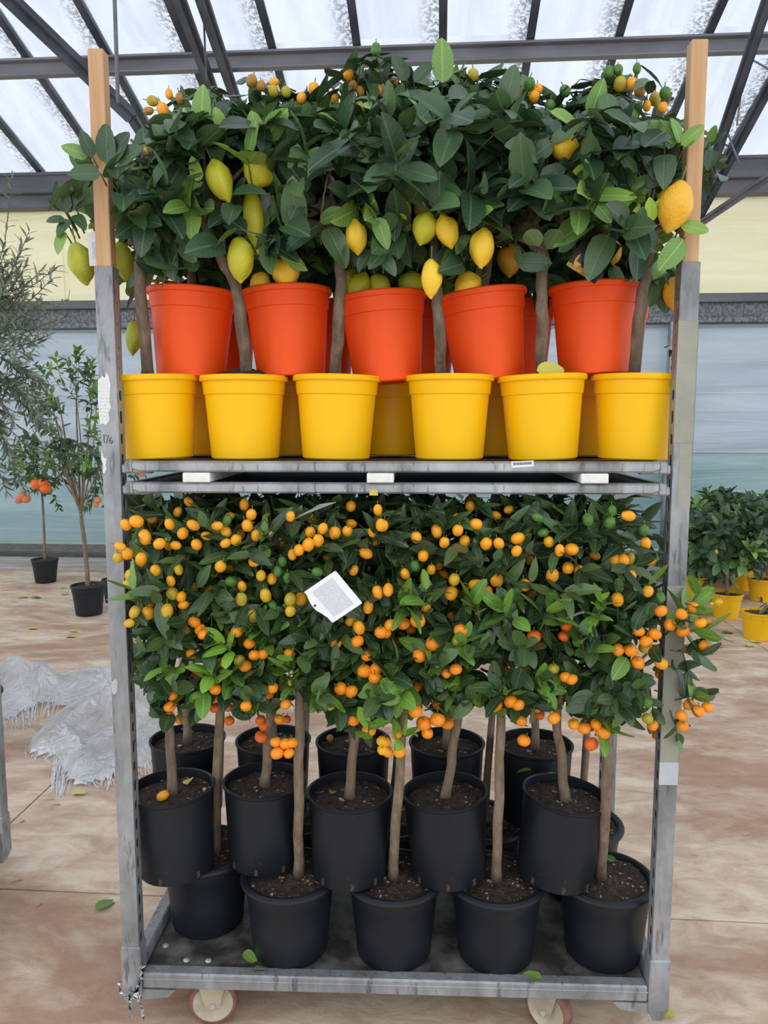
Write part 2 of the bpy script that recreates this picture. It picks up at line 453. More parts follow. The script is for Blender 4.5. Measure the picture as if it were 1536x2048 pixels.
link('sheet_seam', MB().cbox((-11, 7.14, 1.225), (11, 7.165, 1.237), .002).mesh('sheet_seam', simple('film_clip', srgb(206, 216, 220))), wl)
link('sheet_seam', MB().cbox((-11, 7.14, 2.615), (11, 7.165, 2.635), .002).mesh('sheet_seam', simple('film_clip_dark', srgb(168, 176, 180))), wl)
for py_ in (786, 822):
    z_ = at(1450, py_, 7.0).z
    link('sheet_crease', MB().cbox((-11, 7.155, z_), (11, 7.165, z_+.006), .001).mesh('sheet_crease', simple('film_crease', srgb(222, 230, 234))), wl)
for k in range(7):
    x0 = -10.3 + k*3.0
    mb = MB()
    n_ = 24
    for i in range(n_):
        xa = x0+3.02*i/n_; xb = x0+3.02*(i+1)/n_
        ya = 7.2+.012*(k % 2)+.006*math.sin(i*math.pi/2); yb = 7.2+.012*(k % 2)+.006*math.sin((i+1)*math.pi/2)
        mb.add([(xa,ya,2.94),(xb,yb,2.94),(xb,yb,4.02),(xa,ya,4.02)], [(0,1,2,3)])
    link('wall_panel', mb.mesh('wall_panel', M_CREAM), wl)
# lower wall beam with flanges, gutter
mb = MB()
mb.cbox((-11, 7.02, 2.86), (11, 7.2, 2.955), .006, 1); mb.cbox((-11, 7.10, 2.70), (11, 7.2, 2.89), .006); mb.cbox((-11, 7.04, 2.645), (11, 7.2, 2.71), .006)
bstruct('trim_2', mb, [M_SPANGLE, M_GUTTER])
mb = MB()
mb.cbox((-11, 6.98, 4.14), (11, 7.25, 4.34), .01); mb.cbox((-11, 7.06, 4.0), (11, 7.25, 4.145), .006)
mb.cbox((-11, 6.96, 4.325), (11, 7.02, 4.36), .004)
bstruct('trim_3', mb, M_GUTTER)
for k, x in enumerate((-6.2, W2B(at(1342, 800, 6.95)).x, 8.5)):
    mb = MB().cbox((x-.045, 7.0, .01), (x+.045, 7.12, 2.66), .006); mb.cbox((x-.09, 6.96, .01), (x+.09, 7.14, .03), .003)
    bstruct('column', mb, M_GALV)

# roof: glazing bars, panes, purlins, truss members
SL = .30; BX0 = .107; PW = .757
def roof_z(by): return 4.36 + (7.2 - by) * SL
def glass_mat():
    m, nt, b = newmat('dirty_roof_glass')
    tr = N(nt, 'ShaderNodeBsdfTransparent'); tr.inputs[0].default_value = (.60, .62, .66, 1)
    d = N(nt, 'ShaderNodeBsdfDiffuse'); t = N(nt, 'ShaderNodeBsdfTranslucent')
    tc = N(nt, 'ShaderNodeTexCoord')
    oi = N(nt, 'ShaderNodeObjectInfo'); ad = N(nt, 'ShaderNodeVectorMath', operation='ADD')
    nt.links.new(tc.outputs['Object'], ad.inputs[0]); nt.links.new(oi.outputs['Location'], ad.inputs[1])
    mp = N(nt, 'ShaderNodeMapping'); mp.inputs['Scale'].default_value = (1.6, .3, 1); nt.links.new(ad.outputs[0], mp.inputs['Vector'])
    haze = noise_tex(nt, 2.0, 6, .62, mp.outputs[0], .8)
    spots = noise_tex(nt, 26, 4, .7, ad.outputs[0])
    sx = N(nt, 'ShaderNodeSeparateXYZ'); nt.links.new(tc.outputs['Object'], sx.inputs[0])
    # grime gathers along one glazing bar of each pane
    edge = ramp(nt, [(.0, 1.), (.13, .8), (.30, 0.)], math_n(nt, 'SUBTRACT', .5, math_n(nt, 'MULTIPLY', sx.outputs[0], 1/PW)))
    e2 = ramp(nt, [(0., .9), (.03, 0.)], math_n(nt, 'ADD', math_n(nt, 'MULTIPLY', sx.outputs[1], .5), .5))
    grime = math_n(nt, 'MULTIPLY', ramp(nt, [(.46, 0.), (.54, 1.)], spots), math_n(nt, 'MAXIMUM', edge, e2))
    rare = ramp(nt, [(.70, 0.), (.74, .8)], spots)
    grime = math_n(nt, 'MAXIMUM', grime, rare)
    mh = N(nt, 'ShaderNodeMixShader'); nt.links.new(ramp(nt, [(.36, .0), (.64, .85)], haze), mh.inputs[0])
    t.inputs[0].default_value = (.50, .505, .57, 1)
    nt.links.new(tr.outputs[0], mh.inputs[1]); nt.links.new(t.outputs[0], mh.inputs[2])
    mg = N(nt, 'ShaderNodeMixShader'); nt.links.new(math_n(nt, 'MULTIPLY', grime, .75), mg.inputs[0])
    d.inputs[0].default_value = srgb(120, 108, 100)
    nt.links.new(mh.outputs[0], mg.inputs[1]); nt.links.new(d.outputs[0], mg.inputs[2])
    nt.links.new(mg.outputs[0], nt.nodes['Material Output'].inputs[0])
    return m
M_GLASS = glass_mat()
rf = link('ceiling', None); rf.rotation_euler[2] = BA; tag(rf, kind='structure')
rows_r = [7.2, 5.42, 3.35, 1.28, -.79, -2.86]
K0, K1 = -11, 12
ang = math.atan(SL)
for j in range(5):
    L = (rows_r[j]-rows_r[j+1]) / math.cos(ang)
    # glass pane: one thin sheet, y runs up the slope, normalised so grime follows each pane's lower edge
    me = bpy.data.meshes.new('pane')
    x = PW/2-.004; h = L/2
    me.from_pydata([(-x,-h,0),(x,-h,0),(x,h,0),(-x,h,0)], [], [(0,1,2,3)]); me.materials.append(M_GLASS)
    for k in range(K0, K1):
        o = link('pane', me, rf, (BX0+(k+.5)*PW, (rows_r[j]+rows_r[j+1])/2, roof_z((rows_r[j]+rows_r[j+1])/2)+.02))
        o.rotation_euler = (-ang, 0, 0)
barme = MB().bar((0, 7.2, roof_z(7.2)), (0, -2.9, roof_z(-2.9)), .045, .075).bar((0, 7.2, roof_z(7.2)-.03), (0, -2.9, roof_z(-2.9)-.03), .07, .014).mesh('glazing_bar', M_FRAME)
for k in range(K0, K1+1):
    link('glazing_bar', barme, rf, (BX0+k*PW, 0, 0))
for by in rows_r[1:]:
    z = roof_z(by) - .045
    mb = MB().cbox((-9, by-.035, z-.022), (9.5, by+.05, z), .004).cbox((-9, by+.03, z-.15), (9.5, by+.045, z-.01), .003).cbox((-9, by-.035, z-.152), (9.5, by+.05, z-.136), .004)
    link('purlin', mb.mesh('purlin', M_BEAM), rf)
def member(p, q, w, h, m=M_FRAME, name='truss_member', ext=0):
    p = p+(p-q)*ext          # runs on past the picture to the roof
    p, q = W2B(p), W2B(q)
    mb = MB().bar(p, q, w*.45, h).bar(p, q, w, h*.3)
    link(name, mb.mesh(name, m), rf)
member(at(-20, -40, 4.6), at(262, 232, 5.6), .13, .13, ext=.25)
member(at(262, 232, 5.6), at(330, 345, 6.9), .10, .12)
member(at(340, -50, 3.9), at(455, 260, 6.6), .10, .13, ext=2.3)
member(at(388, -50, 3.9), at(492, 260, 6.6), .10, .13, ext=2.3)
member(at(1552, -50, 4.4), at(1378, 470, 6.4), .09, .10, ext=.3)
member(at(1600, 60, 4.4), at(1396, 440, 6.6), .08, .09, ext=.5)
member(at(1640, 285, 5.2), at(1392, 452, 6.6), .08, .07, M_BEAM, ext=.9)
for a, b_ in (((228, -40, 5.0), (236, 205, 5.0)),):
    mb = MB().tube([W2B(at(*a)), W2B(at(*b_))], .018, 8); link('hanger_rod', mb.mesh('hanger_rod', M_BEAM, smooth=True), rf)
for a, b_ in (((404, -40, 4.4), (413, 160, 5.0)), ((1494, 90, 5.2), (1474, 250, 5.2)), ((1490, 112, 5.2), (1560, 150, 5.2)), ((1380, 250, 5.6), (1470, 300, 5.6)), ((1456, 268, 5.4), (1480, 330, 5.4))):
    mb = MB().tube([W2B(at(*a)), W2B(at(*b_))], .008, 6); link('wire_rod', mb.mesh('wire_rod', M_BEAM, smooth=True), rf)

# ---------------------------------------------------------------- the trolley
PW2, PD2 = .021, .040          # post half width, depth
def slot_side(mb, x, y0, y1, z0, z1, th, sgn):
    """plate at x with a column of oval slots, facing sgn"""
    pitch = .05; n = int((z1-z0)/pitch); yc = (y0+y1)/2; A = 12
    for c in range(n):
        za = z0+c*pitch; zb = z1 if c == n-1 else za+pitch; zc = za+pitch/2
        hy, hz = (.0085, .0155) if c % 2 else (.0085, .012)
        out = []; inn = []
        for k in range(A):
            a = 2*math.pi*(k+.5)/A; ca, sa = math.cos(a), math.sin(a)
            inn.append((yc+hy*math.copysign(abs(ca)**.6, ca), zc+hz*math.copysign(abs(sa)**.6, sa)))
            s_ = min(1/abs(ca) if abs(ca) > 1e-6 else 9e9, 1/abs(sa) if abs(sa) > 1e-6 else 9e9)
            oy = yc+(y1-y0)/2*ca*s_; oz = zc + ((zb-zc) if sa > 0 else (zc-za))*sa*s_
            out.append((oy, oz))
        V = [(x, p, q) for p, q in out]+[(x, p, q) for p, q in inn]+[(x-sgn*th, p, q) for p, q in inn]
        Fc = []
        for k in range(A):
            k2 = (k+1) % A
            Fc.append((k, k2, A+k2, A+k)); Fc.append((A+k, A+k2, 2*A+k2, 2*A+k))
        # corners of the cell
        for (yy, zz) in ((y1, zb), (y0, zb), (y0, za), (y1, za)):
            best = sorted(range(A), key=lambda k: (out[k][0]-yy)**2+(out[k][1]-zz)**2)[:2]
            V.append((x, yy, zz)); Fc.append((best[0], best[1], len(V)-1))
        if sgn > 0: pass
        mb.add(V, Fc)
def post_mb(xc, y0, z0, z1, inner):
    mb = MB(); y1 = y0+PD2; th = .0025
    xo = xc-inner*PW2; xi = xc+inner*PW2
    lo, hi = min(xo, xi), max(xo, xi)
    mb.cbox((lo, y0, z0), (hi, y0+th, z1), .001)
    mb.box((lo+.0005, y1-th, z0), (hi-.0005, y1, z1))
    mb.box((min(xo, xo+inner*th), y0+.001, z0), (max(xo, xo+inner*th), y1-.001, z1))
    slot_side(mb, xi, y0+.001, y1-.001, z0, z1, th, inner)
    return mb
TX = .655; TD = .565; ZB = .086; DECK = .165
def make_trolley():
    t = root('plant_trolley', (0, TD/2, 0), 'galvanised steel plant trolley on casters carrying two tiers of potted citrus trees', 'trolley')
    for sx in (-1, 1):
        for y0, f in ((0, 1), (TD-PD2, -1)):
            part('post', post_mb(sx*TX, y0, ZB+.1, 1.9, -sx), M_GALV, t)
            # foot socket around the post, with a pointed lower end
            mb = MB(); x0, x1 = sx*TX-PW2-.004, sx*TX+PW2+.004; ya, yb = y0-.004, y0+PD2+.004
            mb.cbox((x0, ya, ZB+.025), (x1, yb, ZB+.16), .003)
            xm = sx*TX
            mb.add([(x0+.001,ya+.001,ZB+.03),(x1-.001,ya+.001,ZB+.03),(x1-.001,yb-.001,ZB+.03),(x0+.001,yb-.001,ZB+.03),(xm-.012,ya+.008,ZB-.005),(xm+.012,ya+.008,ZB-.005),(xm+.012,yb-.008,ZB-.005),(xm-.012,yb-.008,ZB-.005)],
                   [(0,4,5,1),(1,5,6,2),(2,6,7,3),(3,7,4,0),(4,7,6,5)])
            s_ = part('foot_socket', mb, M_GALV, t)
            mb = MB()   # gusset under the rail
            xa = sx*(TX-.021); xb = sx*(TX-.11)
            mb.add([(xa,y0+.004,.128),(xb,y0+.004,.128),(xb+sx*.02,y0+.004,.108),(xa,y0+.004,.1),(xa,y0+.034,.128),(xb,y0+.034,.128),(xb+sx*.02,y0+.034,.108),(xa,y0+.034,.1)],
                   [(0,1,2,3),(7,6,5,4),(0,4,5,1),(1,5,6,2),(2,6,7,3),(3,7,4,0)])
            part('gusset', mb, M_GALV, t)
    xr = TX-PW2-.004
    for y0 in (.002, TD-.037):
        mb = MB().cbox((-xr, y0, .131), (xr, y0+.035, DECK+.008), .004).cbox((-xr, y0-.002, .155), (xr, y0+.002, .160), .0015)
        part('rail', mb, M_GALV, t)
    for sx in (-1, 1):
        xa, xb = sorted((sx*(TX-.02), sx*(TX+.016)))
        part('side_rail', MB().cbox((xa, .046, .131), (xb, TD-.046, DECK+.03), .004), M_GALV, t)
    part('deck', MB().cbox((-TX+.024, .037, .14), (TX-.024, TD-.037, DECK), .002), M_DECK, t)
    for px, py in ((373, 1920), (417, 1921), (362, 1950), (424, 1952), (627, 1959), (908, 1967), (1149, 1966), (331, 1891)):
        p = on_z(px, py, DECK)
        if p.y > .045:
            part('bolt', MB().lathe([(0, .004), (.006, .0035), (.0085, .001), (.009, 0)], 12, (p.x, p.y, DECK-.0005)), M_BOLT, t, True)
    for cx, cy, a in ((-.468, .08, 8), (.412, .08, -38), (-.468, TD-.1, 60), (.412, TD-.1, 10)):
        c = part('caster', MB().cbox((cx-.045, cy-.045, .122), (cx+.045, cy+.045, .131), .002).lathe([(0, .124), (.03, .124), (.034, .126), (.034, .128), (0, .128)], 20, (cx, cy, 0)), M_CASTER, t)
        Mr = Matrix.Rotation(math.radians(a), 3, 'Z')
        def rr(x, y, z): v = Mr @ Vector((x, y, 0)); return (cx+v.x, cy+v.y, z)
        wc = (.028, 0)
        Mw = Mr @ Matrix.Rotation(math.radians(90), 3, 'X')
        o = rr(.0, -.02 if cy < .2 else .02, .0625)
        w = part('tyre', MB().lathe([(.051, -.018), (.057, -.019), (.0618, -.013), (.0625, 0), (.0618, .013), (.057, .019), (.051, .018)], 40, o, M=Mw), M_RUBBER, c, True)
        part('hub', MB().lathe([(0, -.014), (.012, -.016), (.014, -.012), (.043, -.012), (.0515, -.017), (.0515, .017), (.043, .012), (.014, .012), (.012, .016), (0, .014)], 32, o, M=Mw), M_HUB, c, 40)
        mb = MB()
        for s_ in (-1, 1):
            yo = -.02 if cy < .2 else .02
            V = [rr(-.036, yo+s_*.024, .128), rr(.036, yo+s_*.024, .128), rr(.016, yo+s_*.024, .05), rr(-.016, yo+s_*.024, .05)]
            V += [rr(-.036, yo+s_*.027, .128), rr(.036, yo+s_*.027, .128), rr(.016, yo+s_*.027, .05), rr(-.016, yo+s_*.027, .05)]
            mb.add(V, [(0,1,2,3),(7,6,5,4),(0,4,5,1),(1,5,6,2),(2,6,7,3),(3,7,4,0)])
        part('fork', mb, M_CASTER, c)
        part('axle', MB().lathe([(0, -.031), (.007, -.031), (.007, .031), (0, .031)], 12, o, M=Mw), M_BOLT, c)
    return t
trolley = make_trolley()
# a neighbouring trolley: only its rear post and foot reach the picture
t2 = copy_tree(trolley); p = on_z(8, 1700, .12)
t2.location = (p.x-TX-.01, p.y-TD+PD2/2+TD/2, 0)
tag(t2, 'empty galvanised plant trolley standing beside the crumpled plastic sheet', 'trolley')

for sx in (-1, 1):
    x = sx*TX
    thing('wooden_stake', MB().cbox((x-.0175, .0035, 1.62), (x+.0175, .0365, 2.365 if sx < 0 else 2.362), .002), M_WOOD,
          'raw pine stake rising from the trolley post ' + ('with the handwritten number' if sx < 0 else 'wrapped in woven tape'), 'wooden stake', 'wooden post extensions')

def make_shelf(ztop, name, label, wid):
    t = root(name, (0, TD/2, ztop-.03), label, 'shelf')
    x = .632
    for y0, s_ in ((-.012, 1), (TD-.02, -1)):
        mb = MB()
        # rolled front edge: flat face with rounded lip and a lower return
        prof = [(0, -.023), (-.006, -.023), (-.010, -.019), (-.010, -.006), (-.007, -.001), (0, 0.002), (.012, 0.002), (.012, -.003), (.002, -.003), (.0, -.010)]
        V = []
        xs = [-x+.03, -x+.045, x-.045, x-.03]
        for i, xx in enumerate(xs):
            for py, pz in prof:
                k = .75 if i in (0, 3) else 1
                V.append((xx, y0+.01+s_*py*k, ztop+pz*k))
        P = len(prof); Fc = []
        for i in range(3):
            for k in range(P):
                k2 = (k+1) % P
                Fc.append((i*P+k, i*P+k2, (i+1)*P+k2, (i+1)*P+k))
        Fc.append(tuple(range(P))[::-1]); Fc.append(tuple(range(3*P, 4*P)))
        mb.add(V, Fc)
        part('edge_rail', mb, M_GALV2, t, 40)
    for sx in (-1, 1):
        xa, xb = sorted((sx*(x-.028), sx*(x-.008)))
        mb = MB().cbox((xa, 0, ztop-.026), (xb, TD-.03, ztop+.001), .003)
        part('side_rail', mb, M_GALV2, t)
        for y0 in (.003, TD-.04):
            xa, xb = sorted((sx*(x-.07), sx*(TX-PW2-.0005)))
            part('hook', MB().cbox((xa, y0, ztop-.028), (xb, y0+.03, ztop-.006), .004), M_GALV2, t)
    part('shelf_board', MB().box((-x+.03, .004, ztop-.012), (x-.03, TD-.03, ztop-.004)), M_DARKPANEL, t)
    for yy in (.15, .30, .43):
        part('stiffener', MB().cbox((-x+.03, yy-.012, ztop-.024), (x-.03, yy+.012, ztop-.0125), .003), M_DARKPANEL, t)
    return t
ZT1 = 1.459; ZT2 = 1.410
shelf_up = make_shelf(ZT1, 'shelf_tray', 'grey steel shelf tray with a barcode sticker holding the yellow pots', 1)
shelf_lo = make_shelf(ZT2, 'shelf_tray', 'bare grey steel shelf tray hanging just under the loaded shelf', 1)
for k, (px, dx) in enumerate(((396, 56), (761, 54), (1187, 54))):
    p = at(px, 952, 0); w = dx/2/880
    mb = MB(); nx = 5
    rr_ = random.Random(k)
    V = []; Fc = []
    n1, n2 = 6, 14
    # lumpy block: subdivided box with small random dents
    def lump(x, y, z): return (x+rr_.uniform(-.0016, .0016), y+rr_.uniform(-.0016, .0016), z+rr_.uniform(-.0008, .0008))
    mb.cbox((p.x-w, -.016, ZT2+.0022), (p.x+w, .44, ZT1-.0245), .002)
    lab = ['beside the 176-marked post', 'midway along the shelf above the yellow sticker', 'beside the taped post'][k]
    thing('polystyrene_block', mb, M_STYRO, 'white polystyrene spacer between the two shelf trays, ' + lab, 'foam block', 'polystyrene spacers')

# ---------------------------------------------------------------- pots
def pot_mesh(kind, H, rt, rb, mat):
    def r(z): return rb+(rt-rb)*z/H
    if kind == 'collar':      # yellow and orange pots: collar band and flat flared lip
        p = [(0, .003), (rb-.006, .003), (rb-.004, 0), (rb, .003), (r(.3*H), .3*H), (r(.765*H), .765*H), (r(.775*H)+.0025, .775*H), (r(.785*H)+.003, .79*H),
             (r(.93*H)+.003, .93*H), (r(.935*H)+.008, .932*H), (r(H)+.0085, .945*H), (r(H)+.0085, .985*H), (r(H)+.006, H), (r(H)-.001, H), (r(H)-.003, .985*H), (r(.6*H)-.003, .6*H)]
    elif kind == 'roll':      # black pots with a thick rolled rim
        p = [(0, .003), (rb-.006, .003), (rb-.003, 0), (rb, .004), (r(.4*H), .4*H), (r(.77*H), .77*H), (r(.775*H)+.0015, .78*H), (r(.9*H)+.0015, .9*H)]
        for k in range(9):
            a = math.radians(-110+k*36)
            p.append((rt+.001+.011*math.cos(a), H-.011+.011*math.sin(a)))
        p += [(rt-.006, .9*H), (r(.5*H)-.004, .5*H)]
    else:                     # black nursery pots with a thin bead
        p = [(0, .003), (rb-.004, .003), (rb-.002, 0), (rb, .003), (r(.5*H), .5*H), (r(.95*H), .95*H), (r(.955*H)+.0025, .957*H), (r(.97*H)+.0045, .972*H),
             (rt+.0045, .992*H), (rt+.002, H), (rt-.001, H), (rt-.003, .99*H), (r(.5*H)-.003, .5*H)]
    mb = MB().lathe(p, 48)
    return mb.mesh('pot', mat, smooth=35)
def soil_mesh(rad, seed, mound=.006):
    mb = MB(); n = 28; V = [(0, 0, mound)]; rings = 9
    for k in range(1, rings+1):
        rr = rad*k/rings
        for j in range(n):
            a = 2*math.pi*j/n; x, y = rr*math.cos(a), rr*math.sin(a)
            z = mound*(1-(k/rings)**2) + .006*noise.noise((x*38+seed*7, y*38, seed)) + .003*noise.noise((x*110, y*110, seed))
            V.append((x, y, z))
    Fc = [(0, 1+j, 1+(j+1) % n) for j in range(n)]
    for k in range(rings-1):
        for j in range(n):
            a = 1+k*n+j; b = 1+k*n+(j+1) % n
            Fc.append((a, a+n, b+n, b))
    mb.add(V, Fc)
    return mb.mesh('soil', M_SOIL, smooth=True)
def crumbs_mesh(rad, seed, n=70):
    mb = MB(); q = random.Random(seed)
    for k in range(n):
        rr = rad*.93*math.sqrt(q.random()); a = q.random()*6.283; s_ = q.uniform(.0012, .0042)
        c = Vector((rr*math.cos(a), rr*math.sin(a), .004+.006*noise.noise((rr*math.cos(a)*38+seed*7, rr*math.sin(a)*38, seed))))
        V = [c+Vector((q.uniform(.6,1.2)*s_*dx, q.uniform(.6,1.2)*s_*dy, q.uniform(.5,1)*s_*dz)) for dx, dy, dz in ((1,0,0),(-1,0,0),(0,1,0),(0,-1,0),(0,0,1),(0,0,-1))]
        mb.add(V, [(0,2,4),(2,1,4),(1,3,4),(3,0,4),(2,0,5),(1,2,5),(3,1,5),(0,3,5)])
    return mb.mesh('crumbs', M_PEB)
POTS = {
 'yellow': pot_mesh('collar', .200, .0985, .082, M_YELLOW),
 'orange': pot_mesh('collar', .213, .1035, .084, M_ORANGE),
 'roll': pot_mesh('roll', .212, .117, .097, M_BLACK),
 'bead': pot_mesh('bead', .222, .107, .096, M_BLACK),
 'farblack': pot_mesh('collar', .25, .132, .105, M_BLACK),
 'faryellow': pot_mesh('collar', .205, .118, .092, M_YELLOW2),
}
POTDIM = {'yellow': (.2, .095), 'orange': (.213, .1), 'roll': (.212, .109), 'bead': (.222, .1035), 'farblack': (.25, .128), 'faryellow': (.205, .114)}
SOILS = {}
slot_mb = MB().cbox((-.0045, -.0012, -.009), (.0045, .0012, .009), .0008)
M_SLOT = simple('drain_slot_soil', srgb(30, 27, 24), srgb(86, 74, 62), 200, .9)
slot_me = slot_mb.mesh('drain_slot', M_SLOT)

# ---------------------------------------------------------------- leaves
LEAF_SHAPE = {'lemon': (.55, .46), 'kumquat': (.37, .5), 'calamondin': (.54, .5), 'olive': (.2, .5), 'orange': (.42, .45)}
def leaf_mesh(sp, var, mats):
    ratio, wp = LEAF_SHAPE[sp]; q = random.Random(hash_(sp)+var*13)
    fold = q.uniform(.10, .45); curl = q.uniform(.05, .30)*(-1 if q.random() < .15 else 1); wave = q.uniform(0, .02); twist = q.uniform(-.35, .35)
    ts = [0, .08, .22, .42, .63, .82, .945, 1.0]
    if sp == 'calamondin': wf = [0, .52, .87, 1.0, .95, .70, .36, 0]
    elif sp == 'lemon': wf = [0, .56, .91, 1.0, .92, .66, .32, 0]
    elif sp == 'olive': wf = [0, .5, .9, 1.0, .88, .6, .28, 0]
    else: wf = [0, .42, .82, 1.0, .88, .56, .24, 0]
    W = ratio/2
    c = []; l = []; r = []
    for k, t in enumerate(ts):
        zc = -curl*t*t
        c.append((t, 0, zc))
        if 0 < k < 7:
            w = W*wf[k]; tw = twist*(t-.5)
            for s_, lst in ((1, l), (-1, r)):
                lst.append((t-.02*wf[k], s_*w, zc+fold*w+s_*w*tw+wave*math.sin(k*2.1+s_)))
    V = c + l + r; nc = 8
    Li = lambda k: nc+k-1
    Ri = lambda k: nc+6+k-1
    Fc = [(0, 1, Li(1)), (0, Ri(1), 1)]
    for k in range(1, 6):
        Fc += [(k, k+1, Li(k+1)), (k, Li(k+1), Li(k)), (k, Ri(k+1), k+1), (k, Ri(k), Ri(k+1))]
    Fc += [(6, 7, Li(6)), (6, Ri(6), 7)]
    n = len(V)
    mb = MB(); mb.add(V, Fc, 0)
    mb.add([(x, y, z-.006) for x, y, z in V], [f[::-1] for f in Fc], 1)
    mb.add([(-.13, 0, .02), (.02, .012, 0), (.02, -.012, -.006)], [(0, 1, 2), (2, 1, 0)], 1)
    me = mb.mesh('leaf', mats, smooth=True)
    uvl = me.uv_layers.new(name='UVMap')
    co = np.zeros(len(me.vertices)*3); me.vertices.foreach_get('co', co); co = co.reshape(-1, 3)
    vi = np.zeros(len(me.loops), int); me.loops.foreach_get('vertex_index', vi)
    uv = np.stack([co[vi, 0], co[vi, 1]/ratio+.5], 1)
    uvl.data.foreach_set('uv', uv.ravel())
    return me
def hash_(s_): return sum(ord(ch)*(i_+1) for i_, ch in enumerate(s_))
LMESH = {}
def lmesh(sp, var, tone):
    k = (sp, var, tone)
    if k not in LMESH:
        mm = LEAFM[sp]
        mats = [mm[0], mm[1]] if tone == 0 else ([mm[2], mm[2]] if tone == 1 else [mm[3], mm[3]])
        me = leaf_mesh(sp, var, mats)
        co = np.zeros(len(me.vertices)*3); me.vertices.foreach_get('co', co)
        LMESH[k] = (me, co.reshape(-1, 3), [list(p.vertices) for p in me.polygons], [p.material_index for p in me.polygons], mats)
    return LMESH[k]

class Tree:
    pass
LEAVES = []      # (tree, species, variant, tone, position, 3x3 axes, length)
TREES = []
FRUITPX = []     # keeps leaves from growing across the fruit: px, py, rx, ry, depth
def leaf_frame(d, n):
    d = d.normalized(); n = (n-d*n.dot(d))
    if n.length < 1e-4: n = d.orthogonal()
    n.normalize(); y = n.cross(d)
    return Matrix((d, y, n)).transposed()
def clear_of_fruit(pts, rr_, k=.92):
    for p in pts:
        x, y, d = proj(p)
        for fx, fy, rx, ry, fd in FRUITPX:
            if abs(x-fx) < rx*k and abs(y-fy) < ry*k and d < fd+.02:
                if ((x-fx)/(rx*k))**2+((y-fy)/(ry*k))**2 < 1: return False
    return True
def add_leaf(t, sp, pos, d, n, L, tone, rng, force=False, test=None):
    A = leaf_frame(d, n)
    tip = pos+A.col[0]*L; mid = pos+A.col[0]*L*.5; wv = A.col[1]*L*LEAF_SHAPE[sp][0]*.5
    if not force:
        if test and not test(pos, mid, tip): return False
        if rng.random() < .95 and not clear_of_fruit((mid, mid+wv*.8, mid-wv*.8, pos+A.col[0]*L*.75+wv*.5, pos+A.col[0]*L*.75-wv*.5, tip, pos+A.col[0]*L*.22), rng): return False
    LEAVES.append((t, sp, rng.randrange(6), tone, pos, A, L))
    return True
SPEC = {  # leaf length range, leaves per shoot, shoot length, chance of young growth
 'lemon': ((.075, .112), (5, 7), .10, .10),
 'kumquat': ((.060, .092), (6, 8), .078, .06),
 'calamondin': ((.048, .070), (5, 8), .07, .13),
 'olive': ((.045, .07), (14, 20), .28, 0),
 'orange': ((.06, .09), (6, 9), .18, .25),
}
UP = Vector((0, 0, 1))
def grow_shoot(t, sp, base, axis, length, rng, tone=None, test=None, n=None, lscale=1.0, force=False):
    lr, nr, _, yp = SPEC[sp]
    n = n or rng.randint(*nr)
    if tone is None: tone = 1 if rng.random() < yp else 0
    bend = Vector((rng.uniform(-.2, .2), rng.uniform(-.2, .2), rng.uniform(-.1, .3)))
    ph = rng.random()*6.28; got = 0
    axis = axis.normalized()
    for k in range(n):
        s_ = .12+.88*(k+1)/n
        ax = (axis+bend*s_).normalized()
        p = base+axis*length*s_+bend*length*s_*s_*.5
        u = ax.orthogonal().normalized(); v = ax.cross(u)
        a = ph+k*2.4
        rad = u*math.cos(a)+v*math.sin(a)
        al = math.radians(72-38*s_+rng.uniform(-12, 12))
        d = ax*math.cos(al)+rad*math.sin(al)+Vector((0, 0, -.12))
        nn = ax*.8+UP*.45+Vector((rng.gauss(0, .25), rng.gauss(0, .25), rng.gauss(0, .2)))
        if add_leaf(t, sp, p, d, nn, rng.uniform(*lr)*lscale*(1 if s_ < .95 else .8), tone, rng, force, test):
            got += 1; last = (s_, p)
    if got >= 2:
        s_, p = last
        t.twigs.append((base, base+axis*length*s_*.6+bend*length*s_*s_*.18, p))
def crown(t, sp, c, rad, n, rng, test=None, front=True, lscale=1.0, box=.75):
    c = Vector(c)
    for k in range(n):
        for _ in range(20):
            u = Vector((rng.gauss(0, 1), rng.gauss(0, 1), rng.gauss(0, 1))).normalized()
            if not front or u.y < .35 or rng.random() < .3: break
        q = Vector([math.copysign(abs(x)**box, x) for x in u])
        f = rng.uniform(.3, .88)
        base = c+Vector((q.x*rad[0], q.y*rad[1], q.z*rad[2]))*f
        ax = u*.9+Vector((0, -.25 if front else 0, .40))+Vector((rng.gauss(0, .4), rng.gauss(0, .4), rng.gauss(0, .35)))
        grow_shoot(t, sp, base, ax, SPEC[sp][2]*rng.uniform(.7, 1.2), rng, test=test, lscale=lscale)

# ---------------------------------------------------------------- fruit
def lathe_fruit(name, prof, n=18, seed=0, lump=.0):
    mb = MB(); V = []
    for r, z in prof:
        for j in range(n):
            a = 2*math.pi*j/n
            v = Vector((r*math.cos(a), r*math.sin(a), z))
            if lump: v = v*(1+lump*noise.noise(v*1.6+Vector((seed*5.1, 0, 0))))
            V.append(v)
    Fc = []
    for k in range(len(prof)-1):
        for j in range(n):
            a = k*n+j; b = k*n+(j+1) % n
            Fc.append((a, b, b+n, a+n))
    Fc.append(tuple(range(n))[::-1]); Fc.append(tuple(range((len(prof)-1)*n, len(prof)*n)))
    mb.add(V, Fc)
    return mb
def kum_prof():
    p = []
    for k in range(1, 12):
        a = math.pi*k/12; p.append((math.sin(a)**.92, -1.0*math.cos(a)))
    return [(.05, -.985)]+p[0:]+[(.07, .99)]
def cal_prof():
    p = [(.04, -.80), (.14, -.85)]
    for k in range(2, 11):
        a = math.pi*k/12; p.append((math.sin(a), -.9*math.cos(a)))
    return p+[(.2, .82), (.08, .74)]
